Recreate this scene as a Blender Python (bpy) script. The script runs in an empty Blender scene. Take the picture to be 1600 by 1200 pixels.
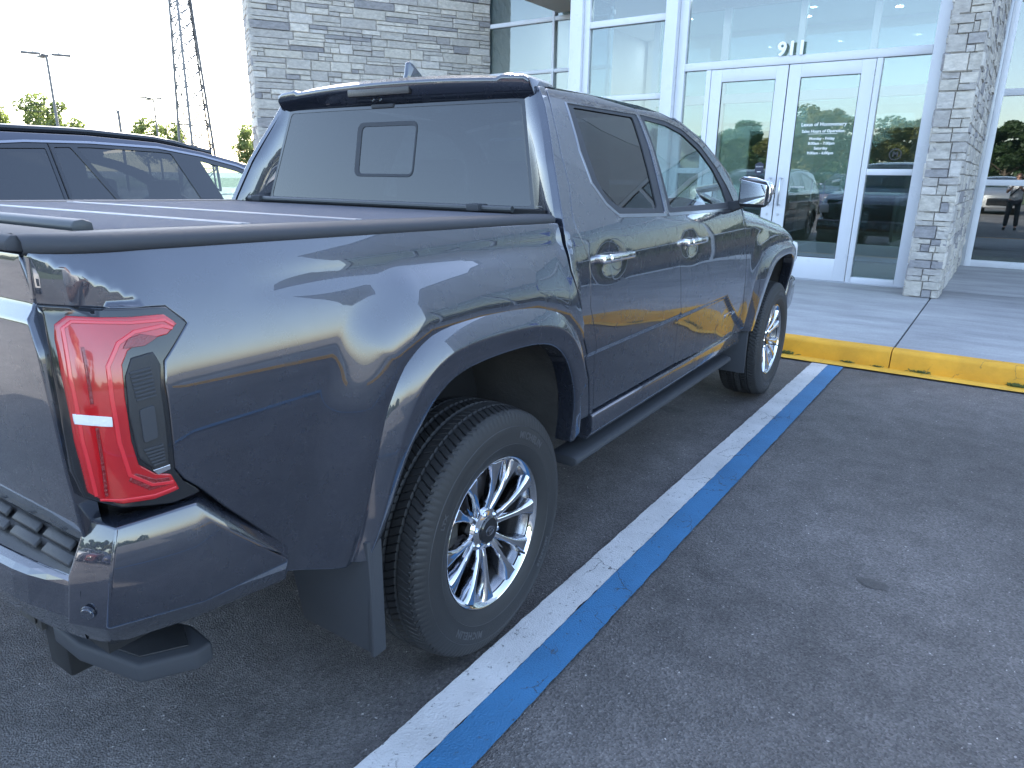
import bpy, bmesh, math, random
import numpy as np
from mathutils import Vector, Matrix
from mathutils.geometry import delaunay_2d_cdt

random.seed(7); RNG = np.random.RandomState(11)
SC = bpy.context.scene
COL = SC.collection
PI = math.pi

# ------------------------------------------------------------------ camera
cam = bpy.data.cameras.new('camera'); cam_o = bpy.data.objects.new('camera', cam); COL.objects.link(cam_o)
_r = Vector((0.82120527, 0.57050048, 0.01229241)); _u = Vector((-0.17351056, 0.22912165, 0.95780862)); _f = Vector((-0.54361382, 0.78869035, -0.28714377))
cam_o.matrix_world = Matrix(((_r.x, _u.x, -_f.x, 2.07113), (_r.y, _u.y, -_f.y, -1.56656), (_r.z, _u.z, -_f.z, 1.47263), (0, 0, 0, 1)))
cam.sensor_width = 36; cam.lens = 1088.194 / 1600 * 36; cam.clip_start = .02; cam.clip_end = 3000
SC.camera = cam_o

# ------------------------------------------------------------------ world, sun, exposure
SUN_EL, SUN_AZ = math.radians(31.5), math.radians(-37)     # azimuth from +Y, negative = towards -X
w = bpy.data.worlds.new('World'); SC.world = w; w.use_nodes = True
nt = w.node_tree; bg = nt.nodes['Background']
sky = nt.nodes.new('ShaderNodeTexSky'); sky.sky_type = 'NISHITA'; sky.sun_disc = False
sky.sun_elevation = SUN_EL; sky.sun_rotation = SUN_AZ; sky.altitude = 50; sky.air_density = 1.0; sky.dust_density = 1.4; sky.ozone_density = 1.4
hz = nt.nodes.new('ShaderNodeHueSaturation'); hz.inputs['Saturation'].default_value = .90   # thin haze takes colour out of the sky
nt.links.new(sky.outputs[0], hz.inputs['Color']); nt.links.new(hz.outputs[0], bg.inputs[0]); bg.inputs[1].default_value = .125
sl = bpy.data.lights.new('sun', 'SUN'); sl.energy = 3.6; sl.angle = math.radians(.5); sl.color = (1, .95, .87)
so = bpy.data.objects.new('sun', sl); COL.objects.link(so)
sd = Vector((math.sin(SUN_AZ) * math.cos(SUN_EL), math.cos(SUN_AZ) * math.cos(SUN_EL), math.sin(SUN_EL)))
so.rotation_euler = sd.to_track_quat('Z', 'Y').to_euler()
SC.view_settings.view_transform = 'Standard'; SC.view_settings.look = 'None'
SC.view_settings.exposure = 2.80; SC.view_settings.gamma = 1; SC.view_settings.use_curve_mapping = False
cy = SC.cycles
cy.use_denoising = True; cy.max_bounces = 10; cy.transparent_max_bounces = 24; cy.glossy_bounces = 5; cy.diffuse_bounces = 4; cy.transmission_bounces = 6
cy.caustics_reflective = False; cy.caustics_refractive = False; cy.sample_clamp_indirect = 6

# ------------------------------------------------------------------ materials
MATS = {}
def nodes_of(m): return m.node_tree.nodes, m.node_tree.links
def pbr(name, col, rough=.5, metal=0., coat=0., coat_rough=.03, spec=.5, bump=0., bscale=60., var=0., vscale=4., objvar=0., tex='Object', rvar=0., bdetail=6):
    if name in MATS: return MATS[name]
    m = bpy.data.materials.new(name); m.use_nodes = True; N, Lk = nodes_of(m); b = N['Principled BSDF']
    b.inputs['Base Color'].default_value = (*col, 1); b.inputs['Roughness'].default_value = rough; b.inputs['Metallic'].default_value = metal
    b.inputs['Coat Weight'].default_value = coat; b.inputs['Coat Roughness'].default_value = coat_rough; b.inputs['Specular IOR Level'].default_value = spec
    tc = N.new('ShaderNodeTexCoord')
    def noise(sc, det=6, rough_=.6):
        n = N.new('ShaderNodeTexNoise'); n.inputs['Scale'].default_value = sc; n.inputs['Detail'].default_value = det; n.inputs['Roughness'].default_value = rough_
        Lk.new(tc.outputs[tex], n.inputs['Vector']); return n
    if var or objvar:
        hsv = N.new('ShaderNodeHueSaturation'); hsv.inputs['Color'].default_value = (*col, 1)
        src = None
        if var:
            n = noise(vscale); mr = N.new('ShaderNodeMapRange'); mr.inputs['From Min'].default_value = .3; mr.inputs['From Max'].default_value = .7
            mr.inputs['To Min'].default_value = 1 - var; mr.inputs['To Max'].default_value = 1 + var; Lk.new(n.outputs['Fac'], mr.inputs['Value']); src = mr.outputs[0]
        if objvar:
            oi = N.new('ShaderNodeObjectInfo'); mo = N.new('ShaderNodeMapRange'); mo.inputs['To Min'].default_value = 1 - objvar; mo.inputs['To Max'].default_value = 1 + objvar
            Lk.new(oi.outputs['Random'], mo.inputs['Value'])
            if src:
                mm = N.new('ShaderNodeMath'); mm.operation = 'MULTIPLY'; Lk.new(src, mm.inputs[0]); Lk.new(mo.outputs[0], mm.inputs[1]); src = mm.outputs[0]
            else: src = mo.outputs[0]
        Lk.new(src, hsv.inputs['Value']); Lk.new(hsv.outputs[0], b.inputs['Base Color'])
    if rvar:
        n = noise(vscale * 1.7); mr = N.new('ShaderNodeMapRange'); mr.inputs['From Min'].default_value = .3; mr.inputs['From Max'].default_value = .7
        mr.inputs['To Min'].default_value = max(0, rough - rvar); mr.inputs['To Max'].default_value = rough + rvar
        Lk.new(n.outputs['Fac'], mr.inputs['Value']); Lk.new(mr.outputs[0], b.inputs['Roughness'])
    if bump:
        n = noise(bscale, bdetail); bp = N.new('ShaderNodeBump'); bp.inputs['Strength'].default_value = bump; bp.inputs['Distance'].default_value = .01
        Lk.new(n.outputs['Fac'], bp.inputs['Height']); Lk.new(bp.outputs[0], b.inputs['Normal'])
    MATS[name] = m; return m
def thin_glass(name, tint, f0=.08, rough=.0, wave=0., dirt=0.):
    """flat pane: tinted see-through plus a mirror part by Schlick, the same from both sides"""
    if name in MATS: return MATS[name]
    m = bpy.data.materials.new(name); m.use_nodes = True; N, Lk = nodes_of(m); N.remove(N['Principled BSDF']); out = N['Material Output']
    tr = N.new('ShaderNodeBsdfTransparent'); tr.inputs[0].default_value = (*tint, 1)
    gl = N.new('ShaderNodeBsdfGlossy'); gl.inputs['Roughness'].default_value = rough; gl.inputs[0].default_value = (1, 1, 1, 1)
    geo = N.new('ShaderNodeNewGeometry'); dot = N.new('ShaderNodeVectorMath'); dot.operation = 'DOT_PRODUCT'
    Lk.new(geo.outputs['Normal'], dot.inputs[0]); Lk.new(geo.outputs['Incoming'], dot.inputs[1])
    def mth(op, a, b_=None):
        n = N.new('ShaderNodeMath'); n.operation = op
        for i, v in enumerate((a, b_)):
            if v is None: continue
            if isinstance(v, (int, float)): n.inputs[i].default_value = v
            else: Lk.new(v, n.inputs[i])
        n.use_clamp = op in ('SUBTRACT', 'MULTIPLY_ADD'); return n.outputs[0]
    c = mth('ABSOLUTE', dot.outputs['Value']); s = mth('SUBTRACT', 1., c); p = mth('POWER', s, 5.); q = mth('MULTIPLY', p, 1 - f0); F = mth('ADD', q, f0)
    if wave:
        tc = N.new('ShaderNodeTexCoord'); n = N.new('ShaderNodeTexNoise'); n.inputs['Scale'].default_value = 1.1; n.inputs['Detail'].default_value = 1
        Lk.new(tc.outputs['Object'], n.inputs['Vector']); bp = N.new('ShaderNodeBump'); bp.inputs['Strength'].default_value = wave; bp.inputs['Distance'].default_value = .01
        Lk.new(n.outputs['Fac'], bp.inputs['Height']); Lk.new(bp.outputs[0], gl.inputs['Normal'])
    mx = N.new('ShaderNodeMixShader'); Lk.new(F, mx.inputs[0]); Lk.new(tr.outputs[0], mx.inputs[1]); Lk.new(gl.outputs[0], mx.inputs[2])
    last = mx.outputs[0]
    if dirt:
        df = N.new('ShaderNodeBsdfDiffuse'); df.inputs[0].default_value = (.6, .6, .58, 1); m2 = N.new('ShaderNodeMixShader'); m2.inputs[0].default_value = dirt
        Lk.new(last, m2.inputs[1]); Lk.new(df.outputs[0], m2.inputs[2]); last = m2.outputs[0]
    Lk.new(last, out.inputs[0]); MATS[name] = m; return m
def emit(name, col, s):
    m = bpy.data.materials.new(name); m.use_nodes = True; b = m.node_tree.nodes['Principled BSDF']
    b.inputs['Emission Color'].default_value = (*col, 1); b.inputs['Emission Strength'].default_value = s; b.inputs['Base Color'].default_value = (*col, 1); return m

# ------------------------------------------------------------------ object helpers
def link(name, me, mat=None, parent=None, **props):
    o = bpy.data.objects.new(name, me); COL.objects.link(o)
    if mat is not None and me is not None and not len(me.materials): me.materials.append(mat)
    if parent is not None: o.parent = parent
    for k, v in props.items(): o[k] = v
    return o
def root(name, label, cat, loc=(0, 0, 0), rz=0., group=None):
    o = bpy.data.objects.new(name, None); COL.objects.link(o); o.location = loc; o.rotation_euler = (0, 0, rz); o.empty_display_size = .2
    o['label'] = label; o['category'] = cat
    if group: o['group'] = group
    return o
class MB:
    """collects simple solids, built as one mesh"""
    def __init__(s): s.v = []; s.f = []; s.n = 0
    def add(s, V, F):
        s.v += [tuple(map(float, p)) for p in V]; s.f += [tuple(i + s.n for i in f) for f in F]; s.n += len(V); return s
    def box(s, x0, x1, y0, y1, z0, z1):
        return s.add([(x0, y0, z0), (x1, y0, z0), (x1, y1, z0), (x0, y1, z0), (x0, y0, z1), (x1, y0, z1), (x1, y1, z1), (x0, y1, z1)],
                     [(0, 3, 2, 1), (4, 5, 6, 7), (0, 1, 5, 4), (1, 2, 6, 5), (2, 3, 7, 6), (3, 0, 4, 7)])
    def hexa(s, P): return s.add(P, [(0, 3, 2, 1), (4, 5, 6, 7), (0, 1, 5, 4), (1, 2, 6, 5), (2, 3, 7, 6), (3, 0, 4, 7)])
    def prism(s, poly, a, b, axis=0):
        """poly in the plane across `axis`, from a to b along it"""
        n = len(poly)
        def P(q, t): return {0: (t, q[0], q[1]), 1: (q[0], t, q[1]), 2: (q[0], q[1], t)}[axis]
        V = [P(q, a) for q in poly] + [P(q, b) for q in poly]
        return s.add(V, [tuple(range(n))[::-1], tuple(range(n, 2 * n))] + [(i, (i + 1) % n, n + (i + 1) % n, n + i) for i in range(n)])
    def tube(s, pts, r, n=8, cap=True):
        pts = [Vector(p) for p in pts]; rr = r if isinstance(r, (list, tuple)) else [r] * len(pts); V = []; up = None
        for i, p in enumerate(pts):
            t = (pts[min(i + 1, len(pts) - 1)] - pts[max(i - 1, 0)]).normalized()
            if up is None: up = t.orthogonal().normalized()
            up = (up - t * up.dot(t)).normalized(); sd_ = t.cross(up)
            V += [p + (up * math.cos(2 * PI * k / n) + sd_ * math.sin(2 * PI * k / n)) * rr[i] for k in range(n)]
        F = [(i * n + k, i * n + (k + 1) % n, (i + 1) * n + (k + 1) % n, (i + 1) * n + k) for i in range(len(pts) - 1) for k in range(n)]
        if cap: F += [tuple(range(n))[::-1], tuple(range((len(pts) - 1) * n, len(pts) * n))]
        return s.add(V, F)
    def lathe(s, prof, n=24, axis='x', c=(0, 0, 0), cap=False):
        """prof: (along axis, radius)"""
        V = []
        for a, r in prof:
            for k in range(n):
                t = 2 * PI * k / n; u, v_ = r * math.cos(t), r * math.sin(t)
                V.append({'x': (c[0] + a, c[1] + u, c[2] + v_), 'y': (c[0] + v_, c[1] + a, c[2] + u), 'z': (c[0] + u, c[1] + v_, c[2] + a)}[axis])
        F = [(i * n + k, i * n + (k + 1) % n, (i + 1) * n + (k + 1) % n, (i + 1) * n + k) for i in range(len(prof) - 1) for k in range(n)]
        if cap: F += [tuple(range(n))[::-1], tuple(range((len(prof) - 1) * n, len(prof) * n))]
        return s.add(V, F)
    def mesh(s, name, bevel=0., smooth=False, seg=2, angle=35):
        me = bpy.data.meshes.new(name); me.from_pydata(s.v, [], s.f); bm = bmesh.new(); bm.from_mesh(me)
        bmesh.ops.recalc_face_normals(bm, faces=bm.faces)
        if bevel:
            ed = [e for e in bm.edges if len(e.link_faces) == 2 and e.calc_face_angle(0) > math.radians(25)]
            bmesh.ops.bevel(bm, geom=ed, offset=bevel, segments=seg, profile=.5, affect='EDGES', clamp_overlap=True)
        bm.to_mesh(me); bm.free()
        if smooth or bevel:
            for p in me.polygons: p.use_smooth = True
            me.set_sharp_from_angle(angle=math.radians(angle))
        return me
    def build(s, name, mat, parent=None, bevel=0., smooth=False, seg=2, angle=35, **props):
        return link(name, s.mesh(name, bevel, smooth, seg, angle), mat, parent, **props)
def copy_tree(o, parent=None):
    c = o.copy(); COL.objects.link(c); c.parent = parent
    for ch in [x for x in bpy.data.objects if x.parent == o]: copy_tree(ch, c)
    return c
def grid_mesh(name, fn, U, V_, flip=False, smooth=True):
    nu, nv = len(U), len(V_); V = [fn(u, v) for u in U for v in V_]
    F = [(i * nv + j, (i + 1) * nv + j, (i + 1) * nv + j + 1, i * nv + j + 1) for i in range(nu - 1) for j in range(nv - 1)]
    if flip: F = [f[::-1] for f in F]
    me = bpy.data.meshes.new(name); me.from_pydata([tuple(map(float, p)) for p in V], [], F)
    if smooth:
        for p in me.polygons: p.use_smooth = True
    return me
def text_mesh(body, size, extrude=.002, align='CENTER', spacing=1.0, bold=0.):
    c = bpy.data.curves.new('lettering', 'FONT'); c.body = body; c.size = size; c.extrude = extrude; c.align_x = align; c.space_character = spacing; c.offset = bold
    c.resolution_u = 3
    o = bpy.data.objects.new('lettering', c); COL.objects.link(o); dg = bpy.context.evaluated_depsgraph_get()
    me = bpy.data.meshes.new_from_object(o.evaluated_get(dg)); bpy.data.objects.remove(o); bpy.data.curves.remove(c); return me

# ---- curved panels cut from a surface x = f(y, z), with rolled edges
def resample(P, h, closed=True):
    P = [np.array(p, float) for p in P]; out = []
    for i in range(len(P) if closed else len(P) - 1):
        a, b = P[i], P[(i + 1) % len(P)]; n = max(1, int(np.ceil(np.linalg.norm(b - a) / h)))
        out += [a + (b - a) * k / n for k in range(n)]
    if not closed: out.append(P[-1])
    return np.array(out)
def round_poly(P, r=.02, n=4):
    P = [np.array(p, float) for p in P]; out = []
    for i in range(len(P)):
        a, b, c = P[i - 1], P[i], P[(i + 1) % len(P)]; u, v = a - b, c - b; lu, lv = np.linalg.norm(u), np.linalg.norm(v)
        rr = min(r, lu * .45, lv * .45); p0 = b + u / lu * rr; p2 = b + v / lv * rr
        for k in range(n + 1): t = k / n; out.append((1 - t) ** 2 * p0 + 2 * t * (1 - t) * b + t * t * p2)
    return np.array(out)
def inside(Q, P):
    y, z = Q[:, 0], Q[:, 1]; r = np.zeros(len(Q), bool)
    for i in range(len(P)):
        (y0, z0), (y1, z1) = P[i - 1], P[i]
        if z0 == z1: continue
        r ^= ((z0 > z) != (z1 > z)) & (y < (y1 - y0) * (z - z0) / (z1 - z0) + y0)
    return r
def seg_dist(Q, P):
    d = np.full(len(Q), 9.)
    for i in range(len(P)):
        a, b = P[i - 1], P[i]; e = b - a; L2 = e @ e
        if L2 < 1e-12: continue
        t = np.clip(((Q - a) @ e) / L2, 0, 1); d = np.minimum(d, np.hypot(*(Q - a - t[:, None] * e).T))
    return d
def panel(name, outline, f, mat, parent=None, h=.02, holes=(), depth=.018, roll=.004, off=0., axis=0, sgn=1., rim=True, keep=1, **props):
    """outline in (p, q); the point is (f, p, q) for axis 0 or (p, f, q) for axis 1. sgn = side the surface faces along the axis"""
    loops = [resample(outline, h)] + [resample(q, h) for q in holes]
    def area(P): return .5 * sum(P[i - 1][0] * P[i][1] - P[i][0] * P[i - 1][1] for i in range(len(P)))
    if area(loops[0]) < 0: loops[0] = loops[0][::-1]
    for i in range(1, len(loops)):
        if area(loops[i]) > 0: loops[i] = loops[i][::-1]
    lo, hi = loops[0].min(0), loops[0].max(0)
    gy, gz = np.meshgrid(np.arange(lo[0] + h / 2, hi[0], h), np.arange(lo[1] + h / 2, hi[1], h * .87)); gy = gy + (np.arange(gy.shape[0]) % 2)[:, None] * h / 2
    G = np.c_[gy.ravel(), gz.ravel()]; ok = inside(G, loops[0])
    for q in loops[1:]: ok &= ~inside(G, q)
    G = G[ok]; D = np.min([seg_dist(G, q) for q in loops], 0); G = G[D > h * .45]
    pts = np.concatenate(loops + [G]); E = []; s = 0
    for q in loops: n = len(q); E += [(s + i, s + (i + 1) % n) for i in range(n)]; s += n
    ov, _, of, *_ = delaunay_2d_cdt([Vector(p) for p in pts], E, [], 0, 1e-6)
    ov = np.array([tuple(v) for v in ov]); of = [t for t in of]; cen = np.array([ov[list(t)].mean(0) for t in of])
    ok = inside(cen, loops[0])
    for q in loops[1:]: ok &= ~inside(cen, q)
    T_ = []
    for t, k in zip(of, ok):
        if not k: continue
        a, b, c = ov[t[0]], ov[t[1]], ov[t[2]]
        T_.append(tuple(t) if (b[0] - a[0]) * (c[1] - a[1]) - (b[1] - a[1]) * (c[0] - a[0]) > 0 else tuple(t)[::-1])
    if axis == 1: T_ = [t[::-1] for t in T_]
    e = 2e-3
    def F(Y, Z): return np.asarray(f(Y, Z), float) + off * sgn
    def nrm(Q):
        gy_ = (F(Q[:, 0] + e, Q[:, 1]) - F(Q[:, 0] - e, Q[:, 1])) / (2 * e); gz_ = (F(Q[:, 0], Q[:, 1] + e) - F(Q[:, 0], Q[:, 1] - e)) / (2 * e)
        n = np.c_[np.ones(len(Q)), -gy_, -gz_] if axis == 0 else np.c_[-gy_, np.ones(len(Q)), -gz_]
        return sgn * n / np.linalg.norm(n, axis=1)[:, None]
    def P3(Q, dx=0.): X = F(Q[:, 0], Q[:, 1]) + dx; return np.c_[X, Q[:, 0], Q[:, 1]] if axis == 0 else np.c_[Q[:, 0], X, Q[:, 1]]
    V = [P3(ov)]; NV = [nrm(ov)]; nv = len(ov); faces = [t if sgn > 0 else t[::-1] for t in T_]; 
    if rim:
        for q in loops:
            n = len(q); tan = np.roll(q, -1, 0) - np.roll(q, 1, 0); tan /= np.linalg.norm(tan, axis=1)[:, None] + 1e-9; out = np.c_[tan[:, 1], -tan[:, 0]]
            base = P3(q); bn = nrm(q); o3 = np.c_[np.zeros(n), out] if axis == 0 else np.c_[out[:, 0], np.zeros(n), out[:, 1]]
            ax = np.zeros(3); ax[axis] = -sgn
            rings = [(base, bn), (base + o3 * roll * .7 + ax * roll * .3, bn * .7 + o3 * .7), (base + o3 * roll + ax * roll, o3), (base + o3 * roll + ax * depth, o3)]
            ids = []
            for P_, n_ in rings: V.append(P_); NV.append(n_ / np.linalg.norm(n_, axis=1)[:, None]); ids.append(nv); nv += n
            for a, b in zip(ids[:-1], ids[1:]):
                for i in range(n):
                    j = (i + 1) % n; fc = (a + i, b + i, b + j, a + j); fl = (sgn > 0) ^ (axis == 1); faces.append(fc if fl else fc[::-1])
    V = np.concatenate(V); NV = np.concatenate(NV)
    me = bpy.data.meshes.new(name); me.from_pydata(V.tolist(), [], faces)
    for p in me.polygons: p.use_smooth = True
    me.normals_split_custom_set_from_vertices(NV.tolist())
    return link(name, me, mat, parent, **props)
def mirror(o, parent=None):
    """the same piece on the other side of a car"""
    c = o.copy(); COL.objects.link(c); c.parent = parent or o.parent
    c.scale = (-o.scale[0], o.scale[1], o.scale[2]); c.location = (-o.location[0], o.location[1], o.location[2]); return c

# ================================================================== SETTING
def asphalt_mat():
    m = bpy.data.materials.new('asphalt'); m.use_nodes = True; N, L = nodes_of(m); b = N['Principled BSDF']; tc = N.new('ShaderNodeTexCoord')
    v = N.new('ShaderNodeTexVoronoi'); v.inputs['Scale'].default_value = 165; L.new(tc.outputs['Object'], v.inputs['Vector'])
    n1 = N.new('ShaderNodeTexNoise'); n1.inputs['Scale'].default_value = 120; n1.inputs['Detail'].default_value = 8; n1.inputs['Roughness'].default_value = .75; L.new(tc.outputs['Object'], n1.inputs['Vector'])
    n2 = N.new('ShaderNodeTexNoise'); n2.inputs['Scale'].default_value = .55; n2.inputs['Detail'].default_value = 8; L.new(tc.outputs['Object'], n2.inputs['Vector'])
    n3 = N.new('ShaderNodeTexNoise'); n3.inputs['Scale'].default_value = 7; n3.inputs['Detail'].default_value = 5; L.new(tc.outputs['Object'], n3.inputs['Vector'])
    r1 = N.new('ShaderNodeValToRGB'); e = r1.color_ramp.elements; e[0].position = 0; e[0].color = (.054, .050, .049, 1); e[1].position = 1; e[1].color = (.60, .56, .52, 1)
    a = r1.color_ramp.elements.new(.72); a.color = (.126, .117, .112, 1)
    a = r1.color_ramp.elements.new(.93); a.color = (.165, .154, .147, 1)
    L.new(v.outputs['Color'], r1.inputs['Fac'])
    mp = N.new('ShaderNodeMapRange'); mp.inputs['From Min'].default_value = .3; mp.inputs['From Max'].default_value = .7; mp.inputs['To Min'].default_value = .74; mp.inputs['To Max'].default_value = 1.6; L.new(n2.outputs['Fac'], mp.inputs['Value'])
    mp3 = N.new('ShaderNodeMapRange'); mp3.inputs['From Min'].default_value = .35; mp3.inputs['From Max'].default_value = .65; mp3.inputs['To Min'].default_value = .85; mp3.inputs['To Max'].default_value = 1.12; L.new(n3.outputs['Fac'], mp3.inputs['Value'])
    mm = N.new('ShaderNodeMath'); mm.operation = 'MULTIPLY'; L.new(mp.outputs[0], mm.inputs[0]); L.new(mp3.outputs[0], mm.inputs[1])
    # oil drip stains
    st = N.new('ShaderNodeTexNoise'); st.inputs['Scale'].default_value = 1.7; st.inputs['Detail'].default_value = 3; L.new(tc.outputs['Object'], st.inputs['Vector'])
    ms = N.new('ShaderNodeMapRange'); ms.inputs['From Min'].default_value = .68; ms.inputs['From Max'].default_value = .74; ms.inputs['To Min'].default_value = 1; ms.inputs['To Max'].default_value = .55; L.new(st.outputs['Fac'], ms.inputs['Value'])
    m2 = N.new('ShaderNodeMath'); m2.operation = 'MULTIPLY'; L.new(mm.outputs[0], m2.inputs[0]); L.new(ms.outputs[0], m2.inputs[1])
    hs = N.new('ShaderNodeHueSaturation'); L.new(r1.outputs[0], hs.inputs['Color']); L.new(m2.outputs[0], hs.inputs['Value']); L.new(hs.outputs[0], b.inputs['Base Color'])
    b.inputs['Roughness'].default_value = .62; b.inputs['Specular IOR Level'].default_value = .45
    ad = N.new('ShaderNodeMath'); ad.operation = 'ADD'; L.new(v.outputs['Distance'], ad.inputs[0]); L.new(n1.outputs['Fac'], ad.inputs[1])
    bp = N.new('ShaderNodeBump'); bp.inputs['Strength'].default_value = .85; bp.inputs['Distance'].default_value = .0045; L.new(ad.outputs[0], bp.inputs['Height']); L.new(bp.outputs[0], b.inputs['Normal'])
    return m
def paint_line_mat(name, col, crack=.5, wear=.27):
    """road paint over asphalt: grain of the aggregate below, hair cracks across, worn flecks"""
    m = bpy.data.materials.new(name); m.use_nodes = True; N, L = nodes_of(m); b = N['Principled BSDF']; tc = N.new('ShaderNodeTexCoord')
    n1 = N.new('ShaderNodeTexNoise'); n1.inputs['Scale'].default_value = 3; n1.inputs['Detail'].default_value = 7; n1.inputs['Roughness'].default_value = .65; L.new(tc.outputs['Object'], n1.inputs['Vector'])
    vm = N.new('ShaderNodeVectorMath'); vm.operation = 'MULTIPLY_ADD'; vm.inputs[1].default_value = (.25, .25, .25); L.new(n1.outputs['Color'], vm.inputs[0]); L.new(tc.outputs['Object'], vm.inputs[2])
    v = N.new('ShaderNodeTexVoronoi'); v.feature = 'DISTANCE_TO_EDGE'; v.inputs['Scale'].default_value = 5.5; L.new(vm.outputs[0], v.inputs['Vector'])
    mk = N.new('ShaderNodeMapRange'); mk.inputs['From Min'].default_value = .002; mk.inputs['From Max'].default_value = .010; L.new(v.outputs['Distance'], mk.inputs['Value'])
    # cracks only in places
    n2 = N.new('ShaderNodeTexNoise'); n2.inputs['Scale'].default_value = 4.; n2.inputs['Detail'].default_value = 2; L.new(tc.outputs['Object'], n2.inputs['Vector'])
    mg = N.new('ShaderNodeMapRange'); mg.inputs['From Min'].default_value = .38; mg.inputs['From Max'].default_value = .46; L.new(n2.outputs['Fac'], mg.inputs['Value'])
    mx = N.new('ShaderNodeMath'); mx.operation = 'MAXIMUM'; L.new(mk.outputs[0], mx.inputs[0]); L.new(mg.outputs[0], mx.inputs[1])
    # worn flecks
    n3 = N.new('ShaderNodeTexNoise'); n3.inputs['Scale'].default_value = 55; n3.inputs['Detail'].default_value = 6; n3.inputs['Roughness'].default_value = .7; L.new(tc.outputs['Object'], n3.inputs['Vector'])
    mw = N.new('ShaderNodeMapRange'); mw.inputs['From Min'].default_value = wear; mw.inputs['From Max'].default_value = wear + .09; L.new(n3.outputs['Fac'], mw.inputs['Value'])
    m1 = N.new('ShaderNodeMath'); m1.operation = 'MULTIPLY'; L.new(mx.outputs[0], m1.inputs[0]); L.new(mw.outputs[0], m1.inputs[1])
    mr = N.new('ShaderNodeMapRange'); mr.inputs['From Min'].default_value = .3; mr.inputs['From Max'].default_value = .7; mr.inputs['To Min'].default_value = .78; mr.inputs['To Max'].default_value = 1.12; L.new(n1.outputs['Fac'], mr.inputs['Value'])
    hs = N.new('ShaderNodeHueSaturation'); hs.inputs['Color'].default_value = (*col, 1); L.new(mr.outputs[0], hs.inputs['Value'])
    cm = N.new('ShaderNodeMix'); cm.data_type = 'RGBA'; cm.inputs['A'].default_value = (.05, .05, .055, 1); L.new(m1.outputs[0], cm.inputs['Factor']); L.new(hs.outputs[0], cm.inputs['B']); L.new(cm.outputs['Result'], b.inputs['Base Color'])
    va = N.new('ShaderNodeTexVoronoi'); va.inputs['Scale'].default_value = 170; L.new(tc.outputs['Object'], va.inputs['Vector'])
    ad = N.new('ShaderNodeMath'); ad.operation = 'MULTIPLY_ADD'; ad.inputs[1].default_value = 2.; L.new(m1.outputs[0], ad.inputs[0]); L.new(va.outputs['Distance'], ad.inputs[2])
    bp = N.new('ShaderNodeBump'); bp.inputs['Strength'].default_value = .6; bp.inputs['Distance'].default_value = .003; L.new(ad.outputs[0], bp.inputs['Height']); L.new(bp.outputs[0], b.inputs['Normal'])
    b.inputs['Roughness'].default_value = .6; return m
def concrete_mat():
    m = bpy.data.materials.new('concrete'); m.use_nodes = True; N, L = nodes_of(m); b = N['Principled BSDF']; tc = N.new('ShaderNodeTexCoord')
    mpg = N.new('ShaderNodeMapping'); mpg.inputs['Scale'].default_value = (.7, 2.2, 1); L.new(tc.outputs['Object'], mpg.inputs['Vector'])
    n = N.new('ShaderNodeTexNoise'); n.inputs['Scale'].default_value = 1.3; n.inputs['Detail'].default_value = 9; n.inputs['Roughness'].default_value = .65; L.new(mpg.outputs[0], n.inputs['Vector'])
    r = N.new('ShaderNodeValToRGB'); e = r.color_ramp.elements; e[0].position = .30; e[0].color = (.24, .238, .24, 1); e[1].position = .72; e[1].color = (.44, .44, .43, 1)
    a = e.new(.5); a.color = (.325, .322, .32, 1); L.new(n.outputs['Fac'], r.inputs['Fac'])
    n2 = N.new('ShaderNodeTexNoise'); n2.inputs['Scale'].default_value = 90; n2.inputs['Detail'].default_value = 6; L.new(tc.outputs['Object'], n2.inputs['Vector'])
    mr = N.new('ShaderNodeMapRange'); mr.inputs['From Min'].default_value = .3; mr.inputs['From Max'].default_value = .7; mr.inputs['To Min'].default_value = .88; mr.inputs['To Max'].default_value = 1.1; L.new(n2.outputs['Fac'], mr.inputs['Value'])
    hs = N.new('ShaderNodeHueSaturation'); L.new(r.outputs[0], hs.inputs['Color']); L.new(mr.outputs[0], hs.inputs['Value']); L.new(hs.outputs[0], b.inputs['Base Color'])
    bp = N.new('ShaderNodeBump'); bp.inputs['Strength'].default_value = .35; bp.inputs['Distance'].default_value = .004; L.new(n2.outputs['Fac'], bp.inputs['Height']); L.new(bp.outputs[0], b.inputs['Normal'])
    b.inputs['Roughness'].default_value = .75; return m
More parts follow.
